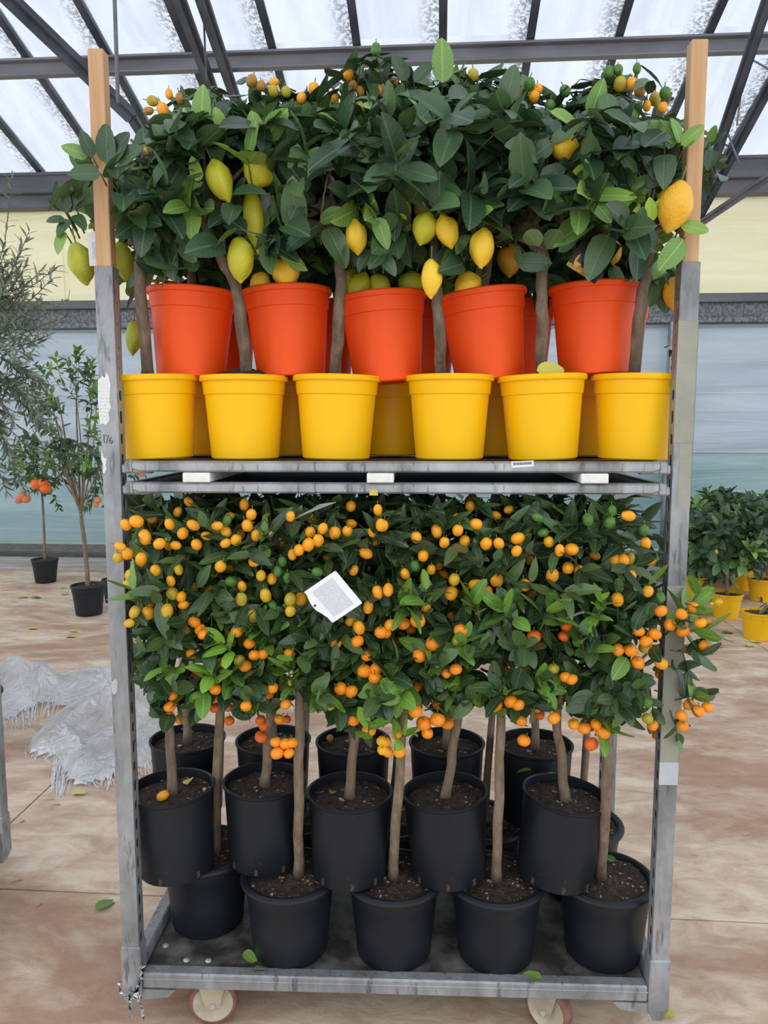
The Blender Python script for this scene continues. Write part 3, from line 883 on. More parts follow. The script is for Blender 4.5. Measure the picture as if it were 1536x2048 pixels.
def lem_prof(v):
    nip = [(.05, -1.0), (.12, -.97), (.2, -.90), (.34, -.82)] if v != 1 else [(.05, -1.06), (.14, -1.0), (.2, -.92), (.32, -.83)]
    body = [(.52, -.70), (.76, -.48), (.93, -.22), (1.0, .06), (.96, .32), (.82, .57), (.6, .76)]
    neck = [(.38, .87), (.24, .93), (.1, .955)] if v != 2 else [(.44, .86), (.32, .95), (.24, 1.02), (.1, 1.04)]
    return nip+body+neck
FMESH = {}
def fmesh(kind, var, mat):
    k = (kind, var, mat.name)
    if k not in FMESH:
        if kind == 'kumquat': mb = lathe_fruit(kind, kum_prof(), 16, var, .05)
        elif kind == 'calamondin': mb = lathe_fruit(kind, cal_prof(), 16, var, .07)
        elif kind == 'mandarin': mb = lathe_fruit(kind, cal_prof(), 20, var, .05)
        else: mb = lathe_fruit(kind, lem_prof(var), 26, var, .12)
        FMESH[k] = mb.mesh(kind, mat, smooth=True)
    return FMESH[k]
stalk_me = {}
def stalk_mesh(kind):
    if kind not in stalk_me:
        top = {'kumquat': .98, 'calamondin': .74, 'lemon': .94, 'mandarin': .74}[kind]
        w = {'kumquat': .085, 'calamondin': .08, 'lemon': .06, 'mandarin': .06}[kind]
        mb = MB().tube([(0, 0, top-.04), (.02, 0, top+.3), (.10, .02, top+.62)], [w*1.1, w, w*1.2], 6)
        V = []
        for j in range(10):
            a = 2*math.pi*j/10; rr = w*3.2 if j % 2 == 0 else w*1.8
            V.append((rr*math.cos(a), rr*math.sin(a), top-.035*(1 if j % 2 else 2.2)))
        V.append((0, 0, top+.10)); mb.add(V, [(j, (j+1) % 10, 10) for j in range(10)])
        stalk_me[kind] = mb.mesh('stalk', M_CALYX, smooth=True)
    return stalk_me[kind]
def hang_fruit(t, kind, mat, c, rx, rz, tiltv, rng, var=None):
    """rx, rz half sizes in metres; tiltv is the axis pointing to the stalk"""
    me = fmesh(kind, rng.randrange(3) if var is None else var, FRM[mat])
    o = link(kind, me, t.root, c-t.root.location)
    o.rotation_mode = 'QUATERNION'
    q = UP.rotation_difference(tiltv.normalized()) @ Quaternion(UP, rng.random()*6.28)
    o.rotation_quaternion = q; o.scale = (rx, rx, rz)
    link('stalk', stalk_mesh(kind), o)
    return o

# ---------------------------------------------------------------- potted trees
def wobble(pts, rng, amp=.004, sub=4):
    """smooth path through pts with small kinks"""
    P = [Vector(p) for p in pts]; out = []
    for i in range(len(P)-1):
        p0 = P[max(i-1, 0)]; p1 = P[i]; p2 = P[i+1]; p3 = P[min(i+2, len(P)-1)]
        for s_ in range(sub):
            u = s_/sub
            v = .5*((2*p1)+(p2-p0)*u+(2*p0-5*p1+4*p2-p3)*u*u+(3*p1-p0-3*p2+p3)*u**3)
            if i+s_ > 0: v += Vector((rng.uniform(-amp, amp), rng.uniform(-amp, amp), 0))
            out.append(v)
    return out+[P[-1]]
def new_tree(name, pot, loc, label, cat, group, tilt=(0, 0), seed=1, soil=True, slots=False, mound=.006, bark_m=None):
    t = Tree(); t.rng = random.Random(seed*101+3)
    t.root = root(name, loc, label, cat, group); t.twigs = []; t.bark = bark_m or M_BARK
    po = link('pot', POTS[pot], t.root)
    po.rotation_euler = (math.radians(tilt[1]), math.radians(tilt[0]), t.rng.random()*.0)
    H, rs = POTDIM[pot]
    so = link('soil', soil_mesh(rs*.985, seed, mound), t.root)
    so.rotation_euler = po.rotation_euler
    zs = {'yellow': .012, 'orange': .02, 'roll': .012, 'bead': .024, 'farblack': .02, 'faryellow': .02}[pot]
    v = po.rotation_euler.to_matrix() @ Vector((0, 0, H-zs)); so.location = v
    t.soil = Vector(loc)+v; t.pot = po; t.soilob = so; t.potkind = pot
    if soil:
        cr = link('crumbs', crumbs_mesh(rs, seed), so); tag(cr, kind='stuff')
    if slots:
        for k in range(3):
            a = math.radians(-90+(k-1)*46+t.rng.uniform(-8, 8)); rb = .0962
            s_ = link('drain_slot', slot_me, po, (rb*math.cos(a), rb*math.sin(a), .013)); s_.rotation_euler = (0, 0, a+math.pi/2)
    TREES.append(t)
    return t
def trunk(t, pts, r0=.0135, r1=.010, name='trunk', n=10, amp=.0025):
    P = wobble(pts, t.rng, amp)
    L = len(P)
    rad = [(r0+(r1-r0)*k/(L-1))*(1+.10*noise.noise((k*.9, t.rng.random()*.2, r0*900))) for k in range(L)]
    if name == 'trunk': rad[0] *= 1.25
    o = part(name, MB().tube(P, rad, n), t.bark, t.root, True)
    return P[-1]
def limbs(t, start, c, rad, n=5, r0=.0075):
    for k in range(n):
        u = Vector((t.rng.gauss(0, 1), t.rng.gauss(0, .8), t.rng.gauss(.3, .8))).normalized()
        e = Vector(c)+Vector((u.x*rad[0], u.y*rad[1], u.z*rad[2]))*.6
        m_ = (Vector(start)+e)/2+Vector((0, 0, -.02))
        trunk(t, [start, m_, e], r0, r0*.45, 'branch', 7, .003)

def contour(pts):
    X = [p[0] for p in pts]; Y = [p[1] for p in pts]
    return lambda x: float(np.interp(x, X, Y))
TOPC = contour([(60, 380), (100, 355), (130, 280), (170, 258), (215, 240), (260, 285), (300, 205), (330, 172), (400, 165), (470, 175), (500, 148), (550, 165), (600, 175), (640, 160), (690, 125), (730, 88), (760, 90),
                (800, 125), (850, 150), (920, 125), (960, 150), (1020, 122), (1060, 145), (1110, 195), (1170, 160), (1220, 135), (1290, 118), (1330, 165), (1370, 225), (1430, 255), (1470, 300)])
BOTC = contour([(60, 540), (170, 480), (215, 480), (270, 470), (300, 540), (340, 565), (480, 470), (520, 520), (600, 570), (690, 520), (740, 570), (880, 560), (960, 520), (1000, 565), (1060, 560), (1085, 470), (1120, 560), (1280, 570), (1300, 610), (1340, 640), (1360, 560), (1420, 470)])
def test_uo(b, m_, t_):
    x, y, d = proj(m_); x2, y2, d2 = proj(t_)
    return y > TOPC(x)+58 and y2 > TOPC(x2)+34 and test_up(b, m_, t_)
def test_up(b, m_, t_):
    x, y, d = proj(m_)
    if y > BOTC(x) and m_.y < .22: return False
    if y > 585: return False
    x2, y2, d2 = proj(t_)
    if y2 < TOPC(x2) or y < TOPC(x)+10 or x2 < 85 or x2 > 1455: return False
    if y2 > BOTC(x2)+25 and m_.y < .22: return False
    for q in (m_, t_, b):                     # stay off the two stakes unless hand-placed
        xx, yy, dd = proj(q)
        if q.y < .045 and (150+.045*(yy-95) < xx < 205+.045*(yy-95) or 1385-.03*(yy-75) < xx < 1435-.03*(yy-75)): return False
        if abs(abs(q.x)-TX) < .03 and -.005 < q.y < .06: return False
    return True
BOTL = contour([(200, 1300), (240, 1300), (290, 1400), (330, 1450), (400, 1430), (440, 1400), (500, 1440), (560, 1410), (600, 1390), (660, 1440), (740, 1500), (800, 1500), (830, 1420), (900, 1440), (960, 1400), (1000, 1430), (1060, 1480), (1130, 1440), (1190, 1480), (1240, 1440), (1300, 1470), (1350, 1400), (1400, 1330), (1460, 1290)])
def test_lo(b, m_, t_):
    if max(m_.z, t_.z) > ZT2-.032 or b.z > ZT2-.035: return False
    x, y, d = proj(m_); x2, y2, d2 = proj(t_)
    if y > BOTL(x) or y2 > BOTL(x2)+15: return False
    if x2 < 222 or x2 > 1375 or x < 235 or x > 1350: return False
    if y < 1260 and (x2 > 1340 or x > 1325): return False
    for q in (m_, t_, b):
        if abs(abs(q.x)-TX) < .03 and -.006 < q.y < .055: return False
        xx, yy, dd = proj(q)
        if q.y < .04 and (xx < 187+.0405*(yy-535)+42 or xx > 1383-.0393*(yy-525)-26): return False
    return True
ORD = ['first', 'second', 'third', 'fourth', 'fifth', 'sixth']

# --- upper shelf: lemon trees in yellow pots along the barcoded tray edge
yx = [318, 490, 672, 899, 1087, 1267]
ytilt = [(-2, 0), (0, 0), (1, 0), (0, 0), (-2, 0), (1, 0)]
ypaths = [[(295, 745), (284, 610), (281, 520), (288, 478), (262, 455)], [(494, 745), (482, 640), (470, 570), (440, 515), (402, 430), (398, 380)],
          [(668, 755), (677, 650), (681, 560), (676, 470), (665, 400)], [(884, 757), (878, 660), (874, 590), (868, 480), (870, 400)],
          [(1083, 748), (1084, 640), (1082, 560), (1088, 505), (1066, 445), (1058, 390)], [(1266, 748), (1278, 640), (1290, 560), (1298, 490), (1290, 420)]]
ybranch = [[[(284, 478), (262, 455), (222, 452), (190, 440)]], [[(470, 570), (455, 540), (448, 480)], [(405, 432), (420, 395), (432, 350)]], [[(676, 480), (640, 450), (610, 440)]], [[(868, 470), (905, 330), (915, 250)]],
           [[(1083, 507), (1045, 478), (990, 465)], [(1066, 445), (1085, 420), (1090, 380)]], [[(1296, 485), (1250, 420), (1195, 415), (1170, 400)], [(1298, 470), (1340, 440), (1352, 380)]]]
ycr = [(262, 395), (452, 375), (650, 395), (868, 375), (1075, 365), (1288, 370)]
UPPER_Y = []
for i in range(6):
    p = at(yx[i], 917, .03); loc = Vector((at(yx[i], 850, .128).x, .128, ZT1+.0025))
    t = new_tree('potted_lemon_tree', 'yellow', loc, f'lemon tree in yellow pot along the barcoded tray edge, {ORD[i]} from the 176-marked post', 'lemon tree', 'lemon trees in yellow pots along the tray edge', ytilt[i], 10+i, mound=.03 if i == 1 else .008)
    Ys = np.interp(range(len(ypaths[i])), [0, 1, len(ypaths[i])-1], [.115, .05, .08])
    P = [at(x, y, Y) for (x, y), Y in zip(ypaths[i], Ys)]
    P[0] = Vector((P[0].x, .115, t.soil.z-.004))
    e = trunk(t, P, .0148, .0105)
    for b in ybranch[i]:
        trunk(t, [at(x, y, .06+.01*k) for k, (x, y) in enumerate(b)], .0088, .005, 'branch', 8)
    c = at(ycr[i][0], ycr[i][1], .09)
    limbs(t, e, c, (.15, .12, .17), 5)
    t.c = c; t.rad = (.165, .17, .20)
    UPPER_Y.append(t)
# --- second yellow row behind
UPPER_YB = []
for i, x in enumerate((412, 585, 783, 986, 1172)):
    loc = Vector((at(x, 860, .375).x, .375, ZT1+.0025))
    t = new_tree('potted_lemon_tree', 'yellow', loc, f'lemon tree in shaded inner row of yellow pots, {ORD[i]} from the 176-marked post', 'lemon tree', 'lemon trees in the inner yellow row', (0, 0), 30+i, soil=False)
    e = trunk(t, [Vector((loc.x, .375, t.soil.z)), Vector((loc.x+.01, .37, t.soil.z+.2)), Vector((loc.x-.01, .36, t.soil.z+.36))], .013, .01)
    t.c = Vector((loc.x, .38, 2.02)); t.rad = (.17, .12, .2)
    limbs(t, e, t.c, t.rad, 4)
    UPPER_YB.append(t)
# --- orange pots standing on the yellow rims
ox = [381, 582, 776, 981, 1189]; otilt = [(2.5, 0), (-2.5, 0), (-4.5, 0), (-7, 0), (-1, 0)]; oz = [1.662, 1.662, 1.648, 1.653, 1.666]
ocr = [(345, 290), (565, 265), (770, 235), (985, 235), (1215, 250)]
UPPER_O = []
for i in range(5):
    loc = Vector((at(ox[i], 690, .185).x, .185, oz[i]))
    t = new_tree('potted_lemon_tree', 'orange', loc, f'citrus tree in bright orange pot resting on yellow rims, {ORD[i]} from the 176-marked post', 'citrus tree', 'citrus trees in orange pots stacked on the yellow ones', otilt[i], 50+i, soil=False)
    c = at(ocr[i][0], ocr[i][1], .20)
    e = trunk(t, [t.soil, (t.soil+c)/2+Vector((.012, 0, -.05)), c+Vector((0, 0, -.08))], .012, .009)
    t.c = c; t.rad = (.165, .16, .15)
    limbs(t, e, c, t.rad, 5)
    UPPER_O.append(t)
UPPER_OB = []
obcr = [(480, 225), (690, 190), (880, 215), (1090, 235), (1290, 200)]
for i, x in enumerate((440, 640, 840, 1030, 1215)):
    loc = Vector((at(x, 690, .42).x, .42, 1.664))
    t = new_tree('potted_kumquat_tree', 'orange', loc, f'kumquat tree in shaded inner orange pot, {ORD[i]} from the 176-marked post', 'kumquat tree', 'kumquat trees in the inner orange row', (0, 0), 70+i, soil=False)
    c = at(obcr[i][0], obcr[i][1]+45, .40)
    e = trunk(t, [t.soil, (t.soil+c)/2, c+Vector((0, 0, -.08))], .012, .009)
    t.c = c; t.rad = (.16, .12, .15)
    limbs(t, e, c, t.rad, 4)
    UPPER_OB.append(t)

# --- deck: calamondin trees in thick-rimmed black pots
bx_ = [418, 581, 788, 991, 1206]; by_ = [.235, .128, .128, .128, .145]
bpaths = [[(432, 1722), (434, 1560), (440, 1400), (432, 1330)], [(597, 1748), (598, 1560), (600, 1420), (598, 1320)], [(787, 1762), (795, 1600), (803, 1470), (812, 1340)],
          [(993, 1752), (997, 1600), (1002, 1440), (1000, 1320)], [(1201, 1757), (1212, 1600), (1216, 1480), (1230, 1390), (1245, 1320)]]
bcr = [(405, 1315), (590, 1305), (800, 1345), (1010, 1320), (1265, 1310)]
LOWER_B = []
for i in range(5):
    loc = Vector((at(bx_[i], 1870, by_[i]).x, by_[i], DECK+.001))
    t = new_tree('potted_calamondin_tree', 'roll', loc, f'calamondin tree in thick-rimmed black pot on the deck edge, {ORD[i]} from the 176-marked post', 'calamondin tree', 'calamondin trees in black pots along the deck edge', (0, 0), 90+i, bark_m=M_BARK2)
    n_ = len(bpaths[i]); y0 = by_[i]-.005
    Ys = np.interp(range(n_), [0, 1, n_-1], [y0, .035 if i else .19, .06 if i else .1])
    P = [at(x, y, Y) for (x, y), Y in zip(bpaths[i], Ys)]
    P[0].z = t.soil.z-.003
    e = trunk(t, P, .0135, .0105)
    t.c = at(bcr[i][0], bcr[i][1], .08); t.rad = (.16, .155, .14)
    limbs(t, e, t.c, t.rad, 5, .006)
    LOWER_B.append(t)
LOWER_BB = []
for i, x in enumerate((590, 780, 965, 1157)):
    loc = Vector((at(x, 1700, .42).x, .42, DECK+.001))
    t = new_tree('potted_calamondin_tree', 'roll', loc, f'calamondin tree in shaded inner pot on the deck, {ORD[i]} from the 176-marked post', 'calamondin tree', 'calamondin trees in the inner deck row', (0, 0), 110+i, soil=(i == 3), bark_m=M_BARK2)
    e = trunk(t, [t.soil, t.soil+Vector((.03, .06, .3)), t.soil+Vector((.03, .06, .55))], .012, .0095)
    t.c = Vector((loc.x-.04, .42, 1.04)); t.rad = (.18, .13, .16)
    limbs(t, e, t.c, t.rad, 4, .006)
    LOWER_BB.append(t)
# --- kumquat trees in straight black nursery pots stacked on the thick rims
cx_ = [353, 532, 700, 899, 1110]; ctl = [(-2, 0), (0, 0), (0, 0), (-3.5, 0), (6.5, 0)]; cy2 = [.13, .18, .125, .135, .13]
czb = [.384, .384, .384, .384, .386]
ctop = [(336, 1390), (541, 1380), (712, 1430), (921, 1400), (1114, 1420)]
ccr = [(330, 1130), (520, 1125), (715, 1125), (925, 1120), (1150, 1120)]
LOWER_C = []
for i in range(5):
    loc = Vector((at(cx_[i], 1690, cy2[i]).x, cy2[i], czb[i]))
    t = new_tree('potted_kumquat_tree', 'bead', loc, f'kumquat tree in straight black pot stacked above the thick rims, {ORD[i]} from the 176-marked post', 'kumquat tree', 'kumquat trees in the stacked black pots', ctl[i], 130+i, slots=True, bark_m=M_BARK2)
    c = at(ccr[i][0], ccr[i][1], .10)
    m_ = at(ctop[i][0], ctop[i][1], .10)
    e = trunk(t, [t.soil-Vector((0, 0, .004)), t.soil*.5+m_*.5, m_, c+Vector((0, 0, -.1))], .0135, .0095)
    t.c = c; t.rad = (.165, .165, .15)
    limbs(t, e, c, t.rad, 5, .006)
    LOWER_C.append(t)
LOWER_CB = []
for i, x in enumerate((378, 548, 707, 893, 1068)):
    yy = .405
    loc = Vector((at(x, 1560, yy).x, yy, .40))
    t = new_tree('potted_kumquat_tree', 'bead', loc, f'kumquat tree in inner row of straight black pots, {ORD[i]} from the 176-marked post', 'kumquat tree', 'kumquat trees in the inner black row', (0, 0), 150+i, bark_m=M_BARK2)
    e = trunk(t, [t.soil, t.soil+Vector((.0, .0, .25)), t.soil+Vector((.01, 0, .42))], .0125, .0095)
    t.c = Vector((loc.x, .38, 1.2)); t.rad = (.16, .13, .15)
    limbs(t, e, t.c, t.rad, 4, .006)
    LOWER_CB.append(t)

# ---------------------------------------------------------------- fruit seen on the two tiers
# each: x, y, width, height, colour (o orange, a amber, y yellow, t turning, g green, r deep orange; capital = set deep in the crown)
KA = """198 170 80 70 o;140 188 55 70 o;243 255 68 90 o;150 345 65 70 o;222 375 62 85 o;98 365 55 60 y;375 185 50 60 o;505 190 75 55 o;448 235 65 68 o;522 295 65 62 o;410 300 58 48 o;322 290 70 62 o;368 300 40 45 O;300 435 65 60 a;165 460 60 70 y;155 505 45 40 y;110 305 50 35 o;383 492 50 48 a;425 430 40 60 y;392 560 68 78 t;440 578 55 58 o;420 640 50 50 O;452 622 32 28 o;187 660 55 75 y;262 665 70 80 a;363 655 65 85 y;160 720 45 40 y;280 630 40 40 O;508 530 45 65 A;590 545 40 65 A;577 248 50 35 o;285 160 40 35 O;635 195 58 50 a;683 228 62 58 a;688 165 40 45 g;700 142 45 40 O;735 270 60 60 a;762 240 50 55 A;797 193 68 68 o;818 133 58 58 o;840 245 42 48 o;680 288 62 50 a;640 322 45 35 A;652 413 62 70 a;700 425 45 40 A;615 445 40 45 O;835 388 65 55 o;708 495 65 58 g;765 590 62 80 t;768 520 50 45 a;895 570 62 82 y;870 463 52 55 y;930 480 52 55 a;985 388 48 48 g;960 440 40 50 g;1013 475 35 40 g;830 683 62 85 t;1030 590 70 75 t;1088 587 70 80 a;1030 655 65 60 y;935 625 35 45 g;960 545 60 40 O;1030 143 52 48 o;990 228 35 40 O;978 282 42 50 O;1040 350 48 62 a;1075 325 58 65 o;1127 295 66 76 o;1180 272 62 75 o;1137 228 60 58 o;1205 208 52 58 o;1095 258 38 42 O;1270 232 65 72 o;1338 222 58 60 o;1360 182 60 50 O;1357 88 55 55 O;1145 160 45 45 O;1228 363 50 48 A;1175 445 62 55 g;1437 342 80 55 o;1373 435 45 62 o;1475 222 50 70 o;1520 190 60 75 o;1503 108 50 55 o;1485 285 45 40 O;1500 555 55 82 o;1450 632 50 78 o;1410 640 40 50 A;1400 745 60 85 o;1352 708 55 60 a;1445 720 50 40 O;780 80 45 70 O;480 65 45 45 O;420 120 40 40 O"""
CA = """510 714 68 65 o;543 755 66 60 o;560 780 48 45 o;743 765 65 62 a;690 768 50 45 A;495 885 55 55 o;668 930 46 48 o;675 978 50 46 g;753 920 62 55 t;785 952 70 66 o;835 893 60 58 o;882 887 55 62 o;808 830 62 65 o;725 825 45 35 O;1027 883 62 62 o;990 918 50 42 o;393 1110 55 58 o;377 1172 60 68 o;375 1228 48 52 o;432 1240 36 35 O;622 1077 65 65 o;635 1122 35 60 O;790 1168 62 58 o;750 1140 50 50 O;822 1170 35 25 O;935 1070 58 48 o;910 1105 35 35 O;1005 1160 42 45 o;1270 825 75 70 o;1392 818 72 65 o;1445 895 62 68 o;1430 978 75 75 o;1495 965 72 68 o;1487 1015 78 62 o;1360 1090 68 72 o;1300 1075 50 75 o;1247 1167 40 55 t;1045 1038 45 40 t;1370 1245 62 68 o;1455 1300 72 82 a;1525 1358 50 60 y;1530 1405 40 40 y;868 1243 50 56 R;970 1240 52 58 O;885 1275 30 35 R;872 1335 60 76 R;950 1362 52 58 o;1003 1372 64 64 o;1040 1367 48 60 o;958 1422 68 74 o;1022 1423 58 60 o;700 1247 42 36 R;505 1200 25 35 R;620 1178 30 30 R;690 1175 35 45 R;285 930 30 60 R;515 1000 30 30 R;1010 1240 35 50 R;1520 770 50 75 o"""
KB = """0 155 35 50 o;140 205 52 50 o;160 220 35 30 O;228 178 38 62 o;262 228 45 55 o;320 175 48 52 o;350 222 46 54 o;400 148 56 50 o;443 233 58 55 o;498 232 50 46 o;580 210 62 52 o;375 70 50 45 O;485 110 50 30 O;543 85 38 30 O;322 120 40 35 O;715 225 50 50 a;762 262 42 56 o;813 258 62 55 o;630 300 38 48 A;575 265 45 45 o;798 338 56 52 o;847 350 48 50 o;730 370 55 70 o;690 185 50 35 g;667 120 45 38 g;885 130 50 60 g;980 142 48 55 g;990 92 40 45 g;1060 112 62 48 o;1128 175 50 45 g;1135 232 45 60 o;1037 305 52 58 o;1000 300 50 45 o;1065 300 40 60 Y;1072 372 45 50 o;1012 475 55 70 o;1145 440 50 50 a;1200 465 30 35 g;915 285 35 25 O;1158 310 40 30 O;170 285 48 52 o;205 345 40 50 a;238 330 35 35 O;92 365 40 55 o;165 385 28 28 O;135 330 40 40 g;18 433 45 62 o;305 388 55 52 y;258 368 50 38 O;292 448 62 64 o;402 414 74 52 o;448 448 50 70 o;488 390 66 64 o;420 350 45 30 A;360 440 45 55 O;610 412 52 58 o;543 430 35 45 O;637 455 42 55 O;705 492 50 50 A;497 468 54 50 g;580 430 48 58 g;182 505 45 50 a;290 548 30 40 O;215 260 35 45 O"""
CB = """85 578 58 56 o;147 566 65 66 o;118 605 50 35 O;30 585 45 60 a;5 618 35 55 o;70 657 45 58 A;213 666 68 66 o;153 720 62 58 o;333 610 62 56 o;320 655 55 50 t;312 777 52 56 o;270 795 30 45 o;140 850 55 50 O;650 635 62 60 r;780 635 42 50 r;790 590 36 30 r;697 748 42 45 R;735 775 46 50 t;615 775 52 55 O;788 812 44 40 o;815 822 35 38 o;860 795 40 35 O;517 770 30 35 R;468 850 44 48 o;484 932 62 64 o;550 918 58 62 o;583 932 35 55 o;597 1002 42 50 o;607 1087 58 52 o;738 990 60 50 o;660 945 40 40 O;675 975 30 40 R;823 1015 45 42 a;868 1033 58 54 o;920 1017 50 48 o;950 1052 64 60 o;900 1102 64 58 r;135 958 62 66 o;172 1012 64 64 o;232 996 60 72 o;275 1012 52 60 O;188 1055 56 45 o;232 930 35 30 O;60 1065 45 50 a;8 1092 40 50 a;68 1134 55 56 a;15 1135 40 45 a;1015 693 54 58 o;1072 697 55 58 o;1132 685 55 52 t;1175 625 60 50 o;1138 658 62 50 o;1105 612 50 50 o;1203 752 58 58 a;1100 750 58 60 o;1200 800 50 38 O;1202 525 38 58 o;1240 585 50 56 o;1297 612 65 50 o;1290 538 52 46 o;1342 510 30 40 o;1372 575 52 50 a;1402 575 28 38 a;1388 675 46 40 o;1140 920 48 42 g;1143 992 40 38 t;1165 1020 46 36 o;1325 932 58 48 o;1362 960 56 52 o;1403 942 42 42 o;1290 978 35 52 o;1295 1022 35 30 o;1187 1065 22 50 R;840 660 35 35 g;1320 690 30 30 R"""
# top of the upper tier (full-frame pixels)
KT = """326 220 24 30 o;362 197 24 24 o;338 188 14 16 o;305 202 24 20 t;290 305 18 18 o;297 222 18 14 o;503 162 22 26 o;522 172 20 20 a;547 182 24 24 t;548 165 16 14 a;572 184 22 20 t;603 196 22 20 o;628 178 26 26 o;646 248 20 18 a;676 240 20 20 t;690 238 22 24 t;722 216 24 30 y;675 217 24 24 g;688 178 22 20 g;706 172 20 20 o;721 183 18 22 a;697 148 24 24 o;764 180 22 24 o;772 235 18 20 g;788 164 18 20 O;752 99 20 28 g;670 198 16 18 O;714 352 14 18 g;727 330 12 12 a;899 204 12 12 o;856 262 12 12 a;946 151 24 26 t;1059 168 22 26 g;1068 193 22 24 o;1076 178 20 20 o;1100 212 24 24 g;1106 228 20 14 R;1130 182 24 22 g;1217 145 22 26 g;1236 140 22 20 g;1240 168 26 30 t;1264 168 24 26 a;1280 180 26 24 o;1274 137 14 18 g;1330 186 22 24 g;1325 215 22 22 a;1294 212 12 18 o;1310 198 26 24 T;985 250 16 16 R;1207 186 10 12 o;1234 206 10 10 o"""
LEM = [ # px, py, w, h, colour, tilt of the stalk (degrees, clockwise), depth, variant
 (163, 527, 50, 88, 'lg', -14, .075, 0), (246, 522, 42, 78, 'lg', -8, .10, 0), (267, 676, 33, 70, 'lg', 5, .12, 0), (440, 362, 50, 90, 'lyg', -22, -.02, 0), (517, 346, 64, 70, 'lyg', 20, .0, 2),
 (508, 440, 44, 124, 'lyg', -6, .03, 1), (481, 519, 54, 92, 'lyg', 0, -.015, 0), (521, 566, 60, 46, 'ly', 50, .13, 0), (571, 547, 57, 66, 'ly', 0, .10, 2), (713, 476, 45, 70, 'ly', -4, -.01, 2),
 (803, 413, 42, 58, 'lyg', -28, .01, 0), (849, 457, 50, 68, 'lyg', 16, -.01, 0), (895, 464, 45, 72, 'ly', -16, -.015, 2), (964, 496, 50, 80, 'ly', 4, -.02, 0), (863, 557, 42, 80, 'ly', 0, -.03, 0),
 (935, 570, 58, 56, 'ly', 60, .11, 0), (823, 572, 56, 60, 'lg', 20, .17, 0), (718, 577, 42, 70, 'lyg', 18, .14, 0), (760, 578, 44, 66, 'lyg', -18, .15, 0), (1130, 293, 52, 60, 'ly', -70, .0, 0),
 (1348, 414, 70, 104, 'lo', 14, -.035, 0), (1347, 585, 40, 72, 'lo', 0, .10, 0), (848, 416, 46, 50, 'lg', 0, .06, 0), (1020, 520, 50, 70, 'lo', 0, .22, 0), (1228, 505, 30, 50, 'lo', 0, .16, 0), (700, 565, 40, 60, 'lg', 10, .2, 0)]
def parse(s_, ox, oy, k):
    out = []
    for q in s_.split(';'):
        x, y, w, h, c = q.split()
        out.append((ox+float(x)/k, oy+float(y)/k, float(w)/k, float(h)/k, c))
    return out
FR = []
rf_ = random.Random(5)
for lst, kind in ((parse(KA, 200, 980, 2.704), 'kumquat'), (parse(KB, 768, 980, 2.169), 'kumquat'), (parse(CA, 200, 980, 2.704), 'calamondin'), (parse(CB, 768, 980, 2.169), 'calamondin')):
    for x, y, w, h, c in lst:
        Y = (-.055+rf_.uniform(-.018, .018)) if c.islower() else .035+rf_.uniform(0, .03)
        if kind == 'calamondin' and c == 'R': Y = .12
        if kind == 'calamondin' and y > 1440 and c.islower(): Y = -.03
        FR.append((kind, x, y, w, h, c, Y))
for x, y, w, h, c in parse(KT, 0, 0, 1):
    FR.append(('kumquat_top', x, y, w, h, c, .30 if c.islower() else .36))
FCODE = {'o': 'o', 'a': 'oy', 'y': 'y', 't': 'yg', 'g': 'g', 'r': 'o'}
def nearest(trees, p):
    return min(trees, key=lambda t: (t.c-p).length)
for kind, x, y, w, h, c, Y in FR:
    p = at(x, y, Y); d = proj(p)[2]
    rx, rz = w/2*d/PXF, h/2*d/PXF
    if kind == 'calamondin':
        t = nearest(LOWER_B, p); rx = rz = max(.0135, min((rx+rz)/2*1.04, .0225)) if min(w, h) > .75*max(w, h) else max(rx, rz)*.98
        rx = min(rx, .0215); rz = rx
        tv = Vector((rf_.gauss(0, .5), rf_.gauss(.1, .5), 1))
        m_ = 'cor' if c in 'rR' else ('c'+FCODE[c.lower()])
    else:
        t = nearest(LOWER_C if kind == 'kumquat' else UPPER_OB+UPPER_O, p)
        big, small = max(rx, rz), min(rx, rz)
        big = min(max(big, .0135), .019); small = min(max(small, big*.74), big*.9, .0155)
        if rx > rz*1.12: tv = Vector((rf_.choice((-1, 1)), 0, rf_.uniform(.1, .5)))
        else: tv = Vector((rf_.gauss(0, .28), rf_.gauss(-.1, .3), 1))
        rx, rz = small, big
        m_ = 'kd' if False else ('co' if c in 'rR' else 'k'+FCODE[c.lower()])
        if kind == 'kumquat_top' and c in 'oa': m_ = 'ko' if rf_.random() < .5 else 'cd'
    hang_fruit(t, 'kumquat' if kind.startswith('kum') else kind, m_, p, rx, rz, tv, rf_)
    px_r = max(rx, rz)*PXF/d
    FRUITPX.append((x, y, px_r, px_r, d))
for x, y, w, h, c, tl, Y, var in LEM:
    p = at(x, y, Y); d = proj(p)[2]
    a = math.radians(tl)
    rx, rz = w/2*d/PXF, h/2*d/PXF
    if abs(tl) > 40: rx, rz = rz*.9, rz*1.05
    t = nearest(UPPER_Y, p)
    hang_fruit(t, 'lemon', c, p, rx, rz, Vector((math.sin(a), 0, math.cos(a))), rf_, var)
    FRUITPX.append((x, y, w/2, h/2, d))
rb_ = random.Random(77)     # fruit on the inner trees, glimpsed between the leaves
for t in LOWER_CB+LOWER_BB:
    kind = 'kumquat' if t in LOWER_CB else 'calamondin'
    for k in range(8):
        u = Vector((rb_.gauss(0, 1), rb_.gauss(-.6, .8), rb_.gauss(0, 1))).normalized()
        p = t.c+Vector((u.x*t.rad[0], u.y*t.rad[1], u.z*t.rad[2]))
        if p.z > ZT2-.06 or p.y < .12: continue
        hang_fruit(t, kind, ('k' if kind == 'kumquat' else 'c')+'o', p, .0145 if kind == 'kumquat' else .018, .018, Vector((rb_.gauss(0, .3), 0, 1)), rb_)

